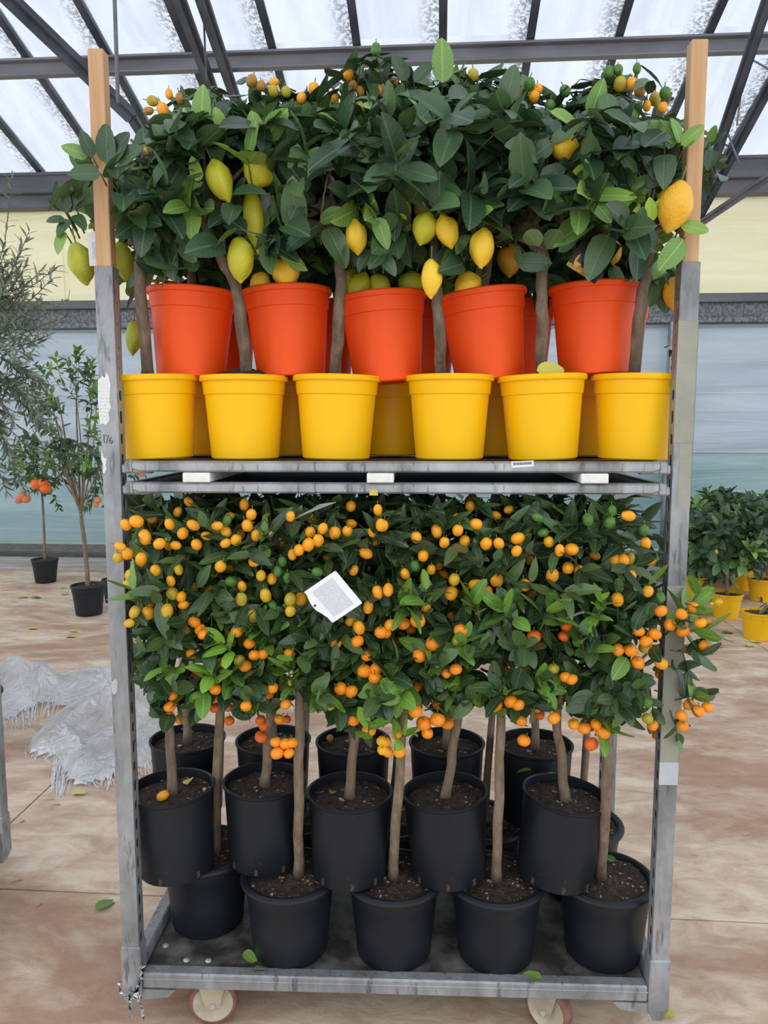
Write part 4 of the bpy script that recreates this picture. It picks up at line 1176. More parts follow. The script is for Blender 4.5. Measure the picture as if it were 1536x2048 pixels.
# ---------------------------------------------------------------- leaves: hand-placed ones first
HERO = [ # base px, tip px, tone (0 dark, 1 young, 2 lime), depth, width turn
 (405,250,400,166,1,-.02),(358,312,362,213,1,-.02),(450,264,428,214,1,-.01),(526,288,574,216,1,-.03),(519,290,503,219,1,-.03),(885,166,885,72,1,.12),(828,163,866,119,0,.12),(814,161,784,109,0,.14),
 (549,328,582,276,1,-.02),(594,362,594,287,1,-.03),(605,365,634,292,1,-.03),(641,444,690,418,1,-.02),(637,451,568,489,0,-.03),(653,456,694,528,0,-.02),(771,306,762,372,0,-.04),(773,303,844,331,0,-.03),(769,302,714,320,0,-.035),
 (771,298,732,277,0,-.03),(790,279,857,279,0,-.02),(793,333,848,408,0,-.02),(1192,331,1138,366,2,-.03),(1141,338,1057,371,0,-.03),(1102,285,1050,327,0,-.03),(1103,282,1152,255,0,-.03),(1180,230,1210,156,1,.05),(1213,186,1222,250,0,.03),
 (1266,260,1263,207,1,.02),(1352,288,1290,240,1,-.03),(1355,286,1326,237,1,-.035),(1359,286,1352,235,1,-.04),(1362,290,1409,249,1,-.035),(1366,298,1386,276,2,-.03),(1270,345,1237,300,0,-.02),(1207,401,1192,350,0,-.03),(1048,353,1033,411,1,-.02),(1099,383,1090,432,0,.0),
 (1281,422,1223,398,2,-.04),(1302,443,1300,396,2,-.04),(1305,425,1320,400,2,-.04),(1168,434,1128,404,2,-.03),(1368,479,1321,538,1,-.04),(1362,449,1418,460,1,-.045),(1228,430,1268,480,0,-.03),(1216,470,1177,556,0,-.03),(1278,491,1275,558,0,-.02),(1186,434,1108,484,1,-.01),
 (185,314,162,260,0,-.035),(177,312,122,290,1,-.03),(201,347,134,346,0,-.04),(215,328,211,246,0,-.03),(222,325,252,262,0,-.03),(232,330,282,290,0,-.03),(228,345,262,320,1,-.03),(300,320,345,340,0,-.02),(348,300,312,285,0,-.03),(405,365,355,388,1,-.03),(398,362,383,312,2,-.035),(358,322,310,290,0,-.03),
 (280,375,232,402,0,-.03),(285,372,330,352,0,-.03),(130,465,112,505,1,.07),(128,420,95,395,0,.08),(132,425,115,360,0,.08),(135,425,140,372,0,.085),(130,440,92,440,0,.075),(140,440,112,470,0,.075),(150,415,185,395,0,.09),(150,430,170,455,0,.09),
 (330,470,342,558,0,.05),(310,400,295,478,1,.02),(880,430,925,402,0,-.02),(878,428,850,398,0,-.02),(960,300,925,255,0,-.01),(990,260,1005,205,0,.0),(1010,215,1030,126,0,.06),(1000,300,952,330,0,-.02),(940,245,905,205,0,.03),(1000,365,985,420,0,-.01),(960,250,1012,232,1,.0),(700,400,735,372,0,-.02),(715,395,752,345,0,-.01),
 (770,500,738,535,0,-.02),(765,510,790,545,0,-.02),(742,500,715,540,0,-.01),(795,430,785,475,0,-.02),(790,428,762,470,0,-.02),(935,470,912,500,0,-.02),(1290,370,1340,345,0,-.02),(1315,360,1290,310,0,-.02),(1240,395,1210,440,0,-.01),(1425,300,1416,340,0,.09),(1420,290,1452,262,0,.1),(1418,285,1432,250,1,.1),
 (1330,545,1300,560,0,.1),(1320,560,1335,625,0,.11),(1335,545,1352,580,0,.09),(1310,555,1300,610,0,.1),(1345,500,1370,512,0,-.03)]
rh = random.Random(99)
for bx2, by2, tx, ty, tone, Y in HERO:
    p = at(bx2, by2, Y+.012); q = at(tx, ty, Y-.012)
    t = nearest(UPPER_Y+UPPER_O, (p+q)/2)
    n = Vector((rh.uniform(-.35, .35), -1, rh.uniform(.0, .7)))
    add_leaf(t, 'lemon', p, q-p, n, (q-p).length, tone, rh, True)
    t.twigs.append((p+Vector((0, .05, -.03)), p+Vector((0, .025, -.012)), p))
# lower tier: sprays that reach past the taped post, and fresh tips
rl = random.Random(12)
def spray(t, sp, bx2, by2, tx, ty, Y0, Y1, tone, n, ls=1.0):
    p = at(bx2, by2, Y0); q = at(tx, ty, Y1)
    grow_shoot(t, sp, p, q-p, (q-p).length, rl, tone, None, n, ls, True)
T5 = LOWER_B[4]
for a in ((1330,1270,1385,1225,.0,-.05,1,6,1.15),(1350,1260,1415,1262,-.03,-.05,1,6,1.2),(1340,1300,1395,1310,-.03,-.05,0,6,1.),(1330,1330,1372,1345,-.03,-.05,0,5,.9),(1350,1400,1405,1385,-.01,-.04,0,5,.95),(1375,1405,1400,1390,-.03,-.045,1,3,1.),
          (1300,1380,1310,1440,.0,-.03,0,5,.8),(1345,1250,1395,1195,-.02,-.03,1,5,1.1),(1340,1420,1362,1478,-.0,-.02,0,4,.7),(1190,1250,1207,1205,-.06,-.075,2,8,.7)):
    spray(T5, 'calamondin', *a)
for tr_, a in ((LOWER_B[0], (430,1370,415,1345,-.05,-.07,2,5,1.)), (LOWER_B[1], (470,1310,440,1285,-.06,-.08,2,6,1.)), (LOWER_B[1], (590,1390,575,1330,-.06,-.08,1,7,1.1)), (LOWER_B[2], (735,1480,742,1440,-.05,-.07,2,4,1.)), (LOWER_B[2], (790,1490,810,1470,-.04,-.06,2,5,.9)),
               (LOWER_B[2], (905,1300,930,1280,-.06,-.08,1,5,1.)), (LOWER_C[0], (285,1200,262,1185,-.06,-.09,1,4,1.)), (LOWER_B[3], (1035,1245,1010,1220,-.06,-.09,1,6,1.1)), (LOWER_B[3], (1080,1260,1100,1215,-.06,-.085,1,5,1.2)), (LOWER_B[4], (1170,1320,1160,1265,-.06,-.085,1,5,1.1)),
               (LOWER_B[2], (840,1230,850,1180,-.06,-.08,1,4,1.2)), (LOWER_B[3], (960,1240,945,1200,-.06,-.08,1,5,1.)), (LOWER_B[2], (770,1370,800,1330,-.06,-.08,0,6,1.1)), (LOWER_B[3], (1010,1400,985,1380,-.05,-.07,0,6,1.)), (LOWER_B[0], (345,1440,335,1425,-.02,-.05,0,3,1.1)), (LOWER_B[4], (1190,1470,1230,1455,-.02,-.04,1,6,.9))):
    spray(tr_, 'calamondin' if tr_ in LOWER_B else 'kumquat', *a)

# crowns
FRUITPX.append((1196, 512, 40, 44, proj(at(1196, 512, -.01))[2])); FRUITPX.append((666, 1193, 58, 58, proj(at(666, 1193, -.11))[2]))
for t in UPPER_Y: crown(t, 'lemon', t.c, t.rad, 44, t.rng, test_uo)
for t in UPPER_O: crown(t, 'lemon', t.c, t.rad, 44, t.rng, test_uo)
for t in UPPER_YB: crown(t, 'lemon', t.c, t.rad, 56, t.rng, test_up)
for t in UPPER_OB: crown(t, 'kumquat', t.c, t.rad, 80, t.rng, test_up, lscale=1.15)
for t in LOWER_C: crown(t, 'kumquat', t.c, t.rad, 112, t.rng, test_lo, box=.6)
for t in LOWER_CB: crown(t, 'kumquat', t.c, t.rad, 64, t.rng, test_lo, box=.6)
for t in LOWER_B: crown(t, 'calamondin', t.c, t.rad, 112, t.rng, test_lo, box=.6)
for t in LOWER_BB: crown(t, 'calamondin', t.c, t.rad, 76, t.rng, test_lo, box=.6)

# ---------------------------------------------------------------- plants standing around the greenhouse
def far_tree(name, pot, px, py, label, cat, group, seed, trunk_h, cpx, cpy, dY, rad, sp, n, lscale=1., bark_m=None, tr=.014, minhits=4, pscale=1.0, box=.9):
    f = on_z(px, py, 0)
    t = new_tree(name, pot, (f.x, f.y+.1, .0005), label, cat, group, (0, 0), seed, soil=False, bark_m=bark_m or M_BARK2)
    t.minhits = minhits
    if pscale != 1:
        t.pot.scale = (pscale,)*3; t.soilob.scale = (pscale,)*3; t.soilob.location *= pscale; t.soil = Vector(t.root.location)+t.soilob.location
    c = at(cpx, cpy, f.y+.1+dY)
    top = Vector((t.soil.x*.3+c.x*.7, t.soil.y*.5+c.y*.5, trunk_h))
    e = trunk(t, [t.soil-Vector((0, 0, .01)), (t.soil+top)/2+Vector((.008, 0, 0)), top], tr, tr*.75)
    t.c = c; t.rad = rad
    limbs(t, e, c, rad, 6, tr*.5)
    crown(t, sp, c, rad, n, t.rng, None, True, lscale, box)
    return t
# tall loose orange tree and the small mandarin standard by the film wall
t = far_tree('potted_orange_tree', 'farblack', 168, 1234, 'tall loose young orange tree with bare pale trunk in black tub', 'orange tree', None, 201, .83, 150, 850, .0, (.30, .26, .50), 'orange', 62, 1.0, None, .02, 3, .98)
for a in ((140, 780, 150, 712), (120, 800, 60, 790), (165, 820, 205, 775), (110, 850, 45, 830), (150, 760, 128, 720)):
    grow_shoot(t, 'orange', at(a[0], a[1], t.c.y), at(a[2], a[3], t.c.y)-at(a[0], a[1], t.c.y), (at(a[2], a[3], t.c.y)-at(a[0], a[1], t.c.y)).length, t.rng, 1, None, 9, .95, True)
for a, b in (((165, 1010), (110, 830)), ((165, 1010), (150, 760)), ((165, 1010), (215, 850)), ((165, 1020), (60, 850)), ((165, 1015), (195, 780))):
    trunk(t, [at(a[0], a[1], t.c.y), at((a[0]+b[0])/2+5, (a[1]+b[1])/2+12, t.c.y), at(b[0], b[1], t.c.y)], .0075, .003, 'branch', 6)
t2_ = far_tree('potted_mandarin_tree', 'farblack', 82, 1168, 'small round mandarin tree with a clump of bright orange fruit', 'mandarin tree', None, 202, .88, 82, 945, .0, (.24, .2, .26), 'orange', 60, .95, None, .014, 3, .92)
rm = random.Random(3)
for x, y, w, c in ((74, 968, 26, 'or'), (91, 977, 24, 'or'), (86, 966, 24, 'or'), (44, 993, 22, 'oo'), (52, 998, 20, 'oo'), (38, 1000, 18, 'oo')):
    p = at(x, y, t2_.c.y-.22); d = proj(p)[2]
    hang_fruit(t2_, 'mandarin', c, p, w/2*d/PXF*.95, w/2*d/PXF*.95, Vector((rm.gauss(0, .2), 0, 1)), rm)
for x, y, w, c in ((196, 1000, 15, 'oo'), (192, 1010, 12, 'oo'), (284, 948, 12, 'or')):
    p = at(x, y, t.c.y-.1); d = proj(p)[2]
    hang_fruit(t, 'mandarin', c, p, w/2*d/PXF, w/2*d/PXF, UP, rm)
far_tree('potted_orange_tree', 'farblack', 222, 1208, 'low leafy orange tree in black tub half hidden behind the 176-marked post', 'orange tree', None, 203, .7, 222, 930, .1, (.22, .2, .38), 'orange', 26, .95, None, .014, 3, .8)
# olive tree reaching into the picture
f = on_z(-75, 1500, 0)
ol = new_tree('potted_olive_tree', 'farblack', (f.x, f.y+.1, .0005), 'silvery grey olive tree with drooping narrow leaves', 'olive tree', None, (0, 0), 210, soil=False)
ol.c = at(-40, 690, f.y+.1); ol.rad = (.24, .24, .46); ol.minhits = 2
e = trunk(ol, [ol.soil, (ol.soil+ol.c)/2+Vector((.02, 0, 0)), ol.c+Vector((0, 0, -.3))], .024, .018)
limbs(ol, e, ol.c, ol.rad, 7, .009)
for k in range(190):
    u = Vector((ol.rng.gauss(0, 1), ol.rng.gauss(-.2, .8), ol.rng.gauss(0, 1))).normalized()
    b = ol.c+Vector((u.x*ol.rad[0], u.y*ol.rad[1], u.z*ol.rad[2]))*ol.rng.uniform(.3, .85)
    grow_shoot(ol, 'olive', b, u+Vector((0, 0, .35 if u.z > -.2 else -.3)), ol.rng.uniform(.16, .26), ol.rng, 0, None)
for a in ((10, 850, 80, 925), (0, 880, 55, 980), (20, 820, 95, 850), (-20, 900, 30, 1010), (10, 480, 22, 405), (20, 600, 92, 560)):
    grow_shoot(ol, 'olive', at(a[0], a[1], ol.c.y), at(a[2], a[3], ol.c.y)-at(a[0], a[1], ol.c.y), .26, ol.rng, 0, None, 18, 1., True)
# young lemon trees in yellow pots by the far wall
YL = [(1462, 1241, 1440, 1095, .80, .0, 'beside the floor joint'), (1487, 1184, 1480, 1060, .78, .1, 'against the kerb'), (1532, 1206, 1525, 1065, .80, .1, 'behind the frontmost herb pot'), (1527, 1284, 1540, 1225, .36, .0, 'nearest the scattered yellow leaves'),
      (1398, 1200, 1398, 1100, .62, .0, 'with lime-green young leaves next to the taped post'), (1420, 1172, 1412, 1048, .85, .25, 'in the hedge behind the taped post'), (1565, 1180, 1560, 1050, .85, .2, 'in the hedge by the aqua film'), (1450, 1160, 1446, 1040, .9, .35, 'in the hedge along the kerb')]
far = []
for k, (px, py, cx, cy, th, dY, lb) in enumerate(YL):
    r_ = (.34, .28, .25) if k != 3 else (.12, .1, .06)
    t = far_tree('potted_lemon_shrub', 'faryellow', px, py, 'young lemon shrub in weathered yellow pot ' + lb, 'lemon shrub', 'young lemon shrubs in yellow pots', 220+k, th-.12, cx, cy, dY, r_, 'lemon' if k != 3 else 'kumquat', 76 if k != 3 else 14, 1.2 if k != 3 else .5, None, .016, 3, .98)
    far.append(t)
for a, T in (((1395, 1130, 1400, 1100), far[4]), ((1400, 1130, 1385, 1100), far[4]), ((1400, 1130, 1412, 1128), far[4]), ((1500, 1085, 1502, 1060), far[1]), ((1505, 1085, 1520, 1075), far[1])):
    p0, p1 = at(a[0], a[1], T.c.y-.2), at(a[2], a[3], T.c.y-.24)
    grow_shoot(T, 'lemon', p0, p1-p0, (p1-p0).length, T.rng, 2, None, 5, .9, True)
for x, y, w, h, c in ((1438, 1205, 15, 18, 'ly'), (1434, 1136, 13, 16, 'lg'), (1432, 1106, 9, 17, 'ly'), (1424, 1208, 8, 9, 'ly')):
    p = at(x, y, far[0].c.y-.2); d = proj(p)[2]
    hang_fruit(far[0], 'lemon', c, p, w/2*d/PXF, h/2*d/PXF, UP, rm)

# ---------------------------------------------------------------- crumpled plastic sheet on the floor
def sheet_mat():
    m, nt, b = newmat('thin_white_plastic')
    f = noise_tex(nt, 7, 4, .55, mapping(nt, (1, .35, 1), (0, 0, .35)), .5)
    d = N(nt, 'ShaderNodeBsdfDiffuse'); d.inputs[0].default_value = srgb(250, 252, 254)
    tl = N(nt, 'ShaderNodeBsdfTranslucent'); tl.inputs[0].default_value = srgb(236, 240, 244)
    gl = N(nt, 'ShaderNodeBsdfGlossy'); gl.inputs['Roughness'].default_value = .16
    tr = N(nt, 'ShaderNodeBsdfTransparent')
    m0 = N(nt, 'ShaderNodeMixShader'); m0.inputs[0].default_value = .4; nt.links.new(d.outputs[0], m0.inputs[1]); nt.links.new(tl.outputs[0], m0.inputs[2])
    m1 = N(nt, 'ShaderNodeMixShader'); m1.inputs[0].default_value = .30; nt.links.new(m0.outputs[0], m1.inputs[1]); nt.links.new(gl.outputs[0], m1.inputs[2])
    m2 = N(nt, 'ShaderNodeMixShader'); nt.links.new(ramp(nt, [(.32, .45), (.5, .20), (.68, .0)], f), m2.inputs[0])
    nt.links.new(m1.outputs[0], m2.inputs[1]); nt.links.new(tr.outputs[0], m2.inputs[2])
    bp = N(nt, 'ShaderNodeBump'); bp.inputs['Strength'].default_value = .8; bp.inputs['Distance'].default_value = .03
    wr = noise_tex(nt, 13, 3, .5, mapping(nt, (1, .45, 1), (0, 0, .5)), 1.2)
    wr = math_n(nt, 'ABSOLUTE', math_n(nt, 'SUBTRACT', wr, .5))
    nt.links.new(math_n(nt, 'SUBTRACT', f, math_n(nt, 'MULTIPLY', wr, 2.2)), bp.inputs['Height'])
    for s_ in (d, gl): nt.links.new(bp.outputs[0], s_.inputs['Normal'])
    nt.links.new(m2.outputs[0], nt.nodes['Material Output'].inputs[0])
    return m
M_SHEET = sheet_mat()
OUT = [(-130, 1350), (-60, 1330), (10, 1326), (32, 1340), (60, 1352), (140, 1348), (180, 1340), (225, 1345), (275, 1338), (320, 1352), (345, 1385), (350, 1440), (345, 1490), (320, 1520), (290, 1540), (255, 1545), (225, 1560), (165, 1578), (130, 1572), (115, 1540), (105, 1522), (50, 1512), (62, 1480), (100, 1440), (130, 1415), (90, 1412), (60, 1424), (25, 1440), (-20, 1448), (-90, 1450), (-140, 1420)]
OW = [on_z(x, y, 0).xy for x, y in OUT]
def inside(x, y):
    c = False; n = len(OW)
    for i in range(n):
        a, b = OW[i], OW[(i+1) % n]
        if (a.y > y) != (b.y > y) and x < (b.x-a.x)*(y-a.y)/(b.y-a.y)+a.x: c = not c
    return c
def edge_d(x, y):
    q = Vector((x, y)); best = 9
    for i in range(len(OW)):
        a, b = OW[i], OW[(i+1) % len(OW)]; ab = b-a
        s_ = max(0, min(1, (q-a).dot(ab)/ab.length_squared)); best = min(best, (q-a-ab*s_).length)
    return best
def ridge(v): return 1-abs(noise.noise(v))*2
xs0, xs1 = min(p.x for p in OW), max(p.x for p in OW); ys0, ys1 = min(p.y for p in OW), max(p.y for p in OW)
STP = .02; nx = int((xs1-xs0)/STP)+2; ny = int((ys1-ys0)/STP)+2
idx = {}; V = []; Fc = []
for j in range(ny):
    for i in range(nx):
        x = xs0+i*STP; y = ys0+j*STP
        jx = x+.012*noise.noise((x*9, y*9, 3)); jy = y+.012*noise.noise((x*9, y*9, 8))
        if inside(jx, jy):
            e = min(edge_d(jx, jy)/.25, 1.)
            w = Vector((jx+.15*noise.noise((jx*2.5, jy*2.5, 0)), jy, 0))
            sk = w.x*.94+w.y*.34; sl = -w.x*.34+w.y*.94
            z = .004+e**.8*(0.15*max(0, ridge((sk*1.7, sl*.7, 2.)))**1.6+.075*max(0, ridge((sk*4.6, sl*1.2, 5.)))**2+.022*max(0, ridge((sk*11, sl*2.6, 9.)))**2)
            idx[(i, j)] = len(V); V.append((jx, jy, z))
for j in range(ny-1):
    for i in range(nx-1):
        k = [(i, j), (i+1, j), (i+1, j+1), (i, j+1)]
        if all(q in idx for q in k):
            Fc.append([idx[q] for q in k])
base = Vector((-1.7, 2.0, 0))
sh = root('plastic_sheet', base, 'crumpled thin white plastic sheet with frayed edges lying on the floor', 'plastic sheet')
mb = MB().add(V, Fc); part('film', mb, M_SHEET, sh, True)
mb = MB(); q = random.Random(8)
M_THREAD = simple('white_plastic_thread', srgb(226, 230, 234), srgb(244, 246, 248), 20, .5)
def strands(px0, py0, px1, py1, dx, dy, n):
    for k in range(n):
        u = q.random(); a = on_z(px0+(px1-px0)*u+q.uniform(-6, 6), py0+(py1-py0)*u+q.uniform(-8, 8), .0)
        b = on_z(px0+(px1-px0)*u+dx*q.uniform(.4, 1.1)+q.uniform(-8, 8), py0+(py1-py0)*u+dy*q.uniform(.5, 1.15), .0)
        m_ = (a+b)/2+Vector((q.uniform(-.02, .02), q.uniform(-.02, .02), 0))
        mb.tube([a+Vector((0, 0, .02)), m_+Vector((0, 0, q.uniform(.006, .03))), b+Vector((0, 0, .003))], .0011, 4, False)
strands(112, 1525, 140, 1535, -14, 58, 40); strands(140, 1540, 225, 1560, -5, 22, 40); strands(0, 1405, 60, 1400, 10, 55, 40); strands(60, 1410, 120, 1395, -10, 40, 30); strands(60, 1500, 110, 1510, -10, 16, 20); strands(225, 1545, 300, 1535, 4, 26, 30); strands(150, 1350, 200, 1345, 0, -14, 24); strands(270, 1345, 320, 1355, 10, -12, 20)
tag(part('fringe', mb, M_THREAD, sh), kind='stuff')

# ---------------------------------------------------------------- fallen leaves and fruit
M_FALL = [leaf_mat('fallen_leaf_green', [(0., srgb(86, 122, 54)), (1., srgb(112, 146, 62))], .5, srgb(150, 170, 100)),
          leaf_mat('fallen_leaf_yellow', [(0., srgb(196, 190, 70)), (1., srgb(214, 200, 96))], .6, srgb(220, 210, 140)),
          leaf_mat('fallen_leaf_straw', [(0., srgb(190, 168, 120)), (1., srgb(214, 196, 156))], .7, srgb(226, 212, 180))]
FALLM = [leaf_mesh('lemon', v, [M_FALL[c], M_FALL[c]]) for c in range(3) for v in (1, 2)]
def fallen(p, Lf, ang_, col, label, group=None, tilt=.1):
    o = link('fallen_leaf', FALLM[col*2+R.randrange(2)], None, p)
    o.rotation_euler = (R.uniform(-tilt, tilt), R.uniform(-tilt*.5, tilt*.5), math.radians(ang_)); o.scale = (Lf,)*3
    if col == 2: o.scale = (Lf, Lf*.35, Lf)
    return tag(o, label, 'leaf', group)
for px, py, L, a, c, lb in ((192, 1822, .075, 60, 0, 'dark green fallen leaf on the floor next to the long floor joint'), (1352, 2036, .075, 150, 1, 'yellow-green fallen leaf on the floor by the taped post foot'), (170, 1589, .06, 170, 1, 'curled lime fallen leaf at the edge of the plastic sheet'),
        (38, 1646, .03, 80, 1, 'tiny yellowish fallen leaf on the diagonal floor joint'), (55, 1258, .11, 20, 1, 'lone fallen leaf on the floor behind the plastic sheet'), (140, 1263, .08, 10, 1, 'pale fallen leaf beyond the plastic sheet'), (150, 1275, .10, 160, 1, 'broad fallen leaf beyond the plastic sheet')):
    fallen(on_z(px, py, .004)+Vector((0, 0, .004)), L, a, c, lb)
for px, py, L, a, c in ((1408, 1306, .08, 0, 1), (1436, 1296, .08, 30, 2), (1444, 1266, .1, 10, 0), (1488, 1274, .1, -20, 0), (1502, 1284, .1, 10, 1), (1500, 1263, .1, 0, 0), (120, 1175, .1, 0, 1), (36, 1196, .1, 40, 1), (62, 1196, .1, 10, 0), (1497, 1294, .1, 60, 1), (130, 1190, .1, 120, 1)):
    fallen(on_z(px, py, .004)+Vector((0, 0, .004)), L, a, c, ('yellow', 'green', 'straw')[(1, 0, 2).index(c)]+(' fallen leaf on the floor among the weathered yellow pots' if px > 800 else ' fallen leaf on the floor between the far black tubs'), 'leaves scattered near the far pots')
for px, py, L, a in ((103, 1612, .045, 30), (20, 1765, .05, 35), (70, 1815, .03, 60), (1490, 1672, .03, 50), (1383, 1710, .025, 0), (90, 1600, .04, 20)):
    fallen(on_z(px, py, .003)+Vector((0, 0, .002)), L, a, 2, 'straw-coloured sliver on the floor '+('by the crumpled plastic sheet' if py < 1650 and px < 800 else 'by the long joint beside the neighbouring trolley' if px < 800 else 'beyond the taped post'), 'straw slivers on the floor')
for px, py, L, a, c, lb in ((486, 1915, .05, -40, 0, 'green fallen leaf on the deck between bolts and pot'), (505, 1951, .05, 20, 0, 'green fallen leaf on the deck just behind the front rail'), (1085, 1968, .055, 170, 0, 'bright green fallen leaf on the deck by the front rail')):
    p = on_z(px, py, DECK); fallen(p+Vector((0, .01, .008)), L, a, c, lb, None, .3)
def on_soil(t, px, py): return on_z(px, py, t.soil.z+.006)
for T, px, py, L, a, c, lb in ((LOWER_C[0], 375, 1573, .05, 100, 1, 'pale green fallen leaf upright on black-pot soil beside the dropped kumquat'), (LOWER_C[2], 662, 1592, .035, 80, 0, 'small bright green fallen leaf on black-pot soil'), (LOWER_C[4], 1092, 1558, .05, 10, 0, 'mid green fallen leaf at a trunk in the tilted black pot'), (LOWER_C[4], 1062, 1545, .045, 150, 0, 'dull green fallen leaf in the tilted black pot'),
        (LOWER_B[4], 1230, 1727, .04, 130, 0, 'bright fallen leaf on deck-pot soil by the taped post'), (LOWER_CB[2], 690, 1487, .05, 0, 2, 'dry fallen leaf on shaded black-pot soil'), (LOWER_CB[0], 362, 1462, .04, 10, 0, 'grey-green fallen leaf on shaded black-pot soil')):
    fallen(on_soil(T, px, py)+Vector((0, 0, .006)), L, a, c, lb, None, .35)
p = at(1098, 745, .06); o = fallen(Vector((p.x-.03, .05, 1.668)), .068, 12, 1, 'yellow-green fallen leaf lying on the rim of a yellow pot'); o.rotation_euler = (1.1, -.1, .1)
t = LOWER_C[0]; p = on_soil(t, 326, 1600)
o = link('fallen_kumquat', fmesh('kumquat', 1, FRM['ko']), None, p+Vector((0, 0, .011))); o.rotation_euler = (.2, 1.1, .6); o.scale = (.0125, .0125, .0165)
tag(o, 'dropped orange kumquat lying on the soil of a black pot', 'kumquat')
t = LOWER_CB[2]; p = on_soil(t, 660, 1484)
o = link('fallen_kumquat', fmesh('kumquat', 0, FRM['cd']), None, p+Vector((0, 0, .012))); o.scale = (.0105,)*3
tag(o, 'dropped brownish kumquat on shaded soil behind the stacked pots', 'kumquat')
p = on_soil(LOWER_C[0], 409, 1583)
sn = MB().tube([p+Vector((.0042*math.cos(a*.7)*(1-a/16), -.001*a*.2, .0055+.0042*math.sin(a*.7)*(1-a/16))) for a in range(15)], [.0032*(1-a/17) for a in range(15)], 7)
thing('snail_shell', sn, simple('snail_cream', srgb(206, 196, 172), srgb(170, 150, 120), 200, .4), 'small cream snail shell on black-pot soil near the dropped kumquat', 'snail shell', smooth=True)
p = at(542, 1068, -.085)
sn = MB().tube([p+Vector((.0042*math.cos(a*.7)*(1-a/16), -.001*a*.2, .0042*math.sin(a*.7)*(1-a/16))) for a in range(15)], [.0032*(1-a/17) for a in range(15)], 7)
thing('snail_shell', sn, simple('snail_banded', srgb(214, 204, 184), srgb(130, 108, 84), 260, .4), 'small banded snail shell clinging to a kumquat leaf', 'snail shell', smooth=True)

# ---------------------------------------------------------------- tags, stickers, tape, ties
def quad_thing(name, corners, th, mat, label, cat, uv=True, group=None):
    """thin card through four points (order: bl, br, tr, tl)"""
    c = [Vector(p) for p in corners]; n = (c[1]-c[0]).cross(c[3]-c[0]).normalized()*th
    mb = MB().add(c+[p-n for p in c], [(0,1,2,3),(7,6,5,4),(0,4,5,1),(1,5,6,2),(2,6,7,3),(3,7,4,0)])
    o = thing(name, mb, mat, label, cat, group)
    ul = o.data.uv_layers.new(name='UVMap'); co = {0:(0,0),1:(1,0),2:(1,1),3:(0,1),4:(0,0),5:(1,0),6:(1,1),7:(0,1)}
    for lp in o.data.loops: ul.data[lp.index].uv = co[lp.vertex_index]
    return o
def print_mat(name, paper, ink, rows, cols, u0, u1, v0, v1, dens=.5, strength=.55, vertical=False):
    m, nt, b = newmat(name)
    uv = N(nt, 'ShaderNodeUVMap'); sx = N(nt, 'ShaderNodeSeparateXYZ'); nt.links.new(uv.outputs[0], sx.inputs[0])
    u, v = sx.outputs[0], sx.outputs[1]
    if vertical: u, v = v, u
    line = ramp(nt, [(.0, 0.), (.25, 0.), (.3, 1.), (.8, 1.), (.85, 0.)], math_n(nt, 'FRACT', math_n(nt, 'MULTIPLY', v, rows)))
    cx = N(nt, 'ShaderNodeCombineXYZ'); nt.links.new(math_n(nt, 'MULTIPLY', u, cols), cx.inputs[0]); nt.links.new(math_n(nt, 'FLOOR', math_n(nt, 'MULTIPLY', v, rows)), cx.inputs[1])
    wn = noise_tex(nt, 3.1, 2, .6, cx.outputs[0])
    w = ramp(nt, [(dens-.06, 0.), (dens, 1.)], wn)
    def band(x, a, b_): return math_n(nt, 'MULTIPLY', math_n(nt, 'GREATER_THAN', x, a), math_n(nt, 'LESS_THAN', x, b_))
    msk = math_n(nt, 'MULTIPLY', band(sx.outputs[0], u0, u1), band(sx.outputs[1], v0, v1))
    f = math_n(nt, 'MULTIPLY', math_n(nt, 'MULTIPLY', math_n(nt, 'MULTIPLY', line, w), msk), strength)
    nt.links.new(mixc(nt, f, paper, ink), b.inputs['Base Color']); b.inputs['Roughness'].default_value = .4
    return m
M_CARD = print_mat('care_card_print', srgb(232, 234, 238), srgb(70, 74, 84), 26, 30, .1, .9, .14, .82, .42)
# the big care card: corners from the photo, one rounded end with a punched hole
Yc = -.118
C = [at(608, 1184, Yc+.004), at(665, 1246, Yc-.004), at(725, 1206, Yc), at(671, 1141, Yc+.012)]
card = MB()
def lerp4(u, v):
    a = C[3]+(C[2]-C[3])*v; b = C[0]+(C[1]-C[0])*v
    return b+(a-b)*u
ring = [(0, .0)]
for k in range(9):
    a = math.pi*k/8; ring.append((-.10*math.sin(a)*(1 if k < 6 else .75)+.0, .10+.72*k/8))
ring += [(0, .88), (0, .97), (.02, 1.), (.98, 1.), (1., .97), (1., .03), (.98, 0.)]
top_ = [lerp4(u, v) for u, v in ring]; nrm = (C[1]-C[0]).cross(C[3]-C[0]).normalized(); nrm = nrm if nrm.y < 0 else -nrm
n_ = len(ring)
card.add(top_+[p-nrm*.0006 for p in top_], [tuple(range(n_)), tuple(range(n_, 2*n_))[::-1]]+[(k, (k+1) % n_, n_+(k+1) % n_, n_+k) for k in range(n_)])
o = root('plant_care_card', top_[0], 'white plastic care card printed with small text hanging in the kumquat leaves', 'plant tag')
cd = part('card', card, M_CARD, o)
ul = cd.data.uv_layers.new(name='UVMap')
for lp in cd.data.loops:
    u, v = ring[lp.vertex_index % n_]; ul.data[lp.index].uv = (v, u)
hp = lerp4(-.03, .42)+nrm*.0003
part('hole', MB().lathe([(0, .0003), (.0028, .0003), (.0028, 0)], 14, hp, M=Vector((0, 0, 1)).rotation_difference(nrm).to_matrix()), simple('hole_dark', srgb(26, 28, 26)), o)
part('tie', MB().tube([hp, hp+Vector((.004, .02, .01)), hp+Vector((-.01, .05, .02))], .0008, 5), M_THREAD, o)
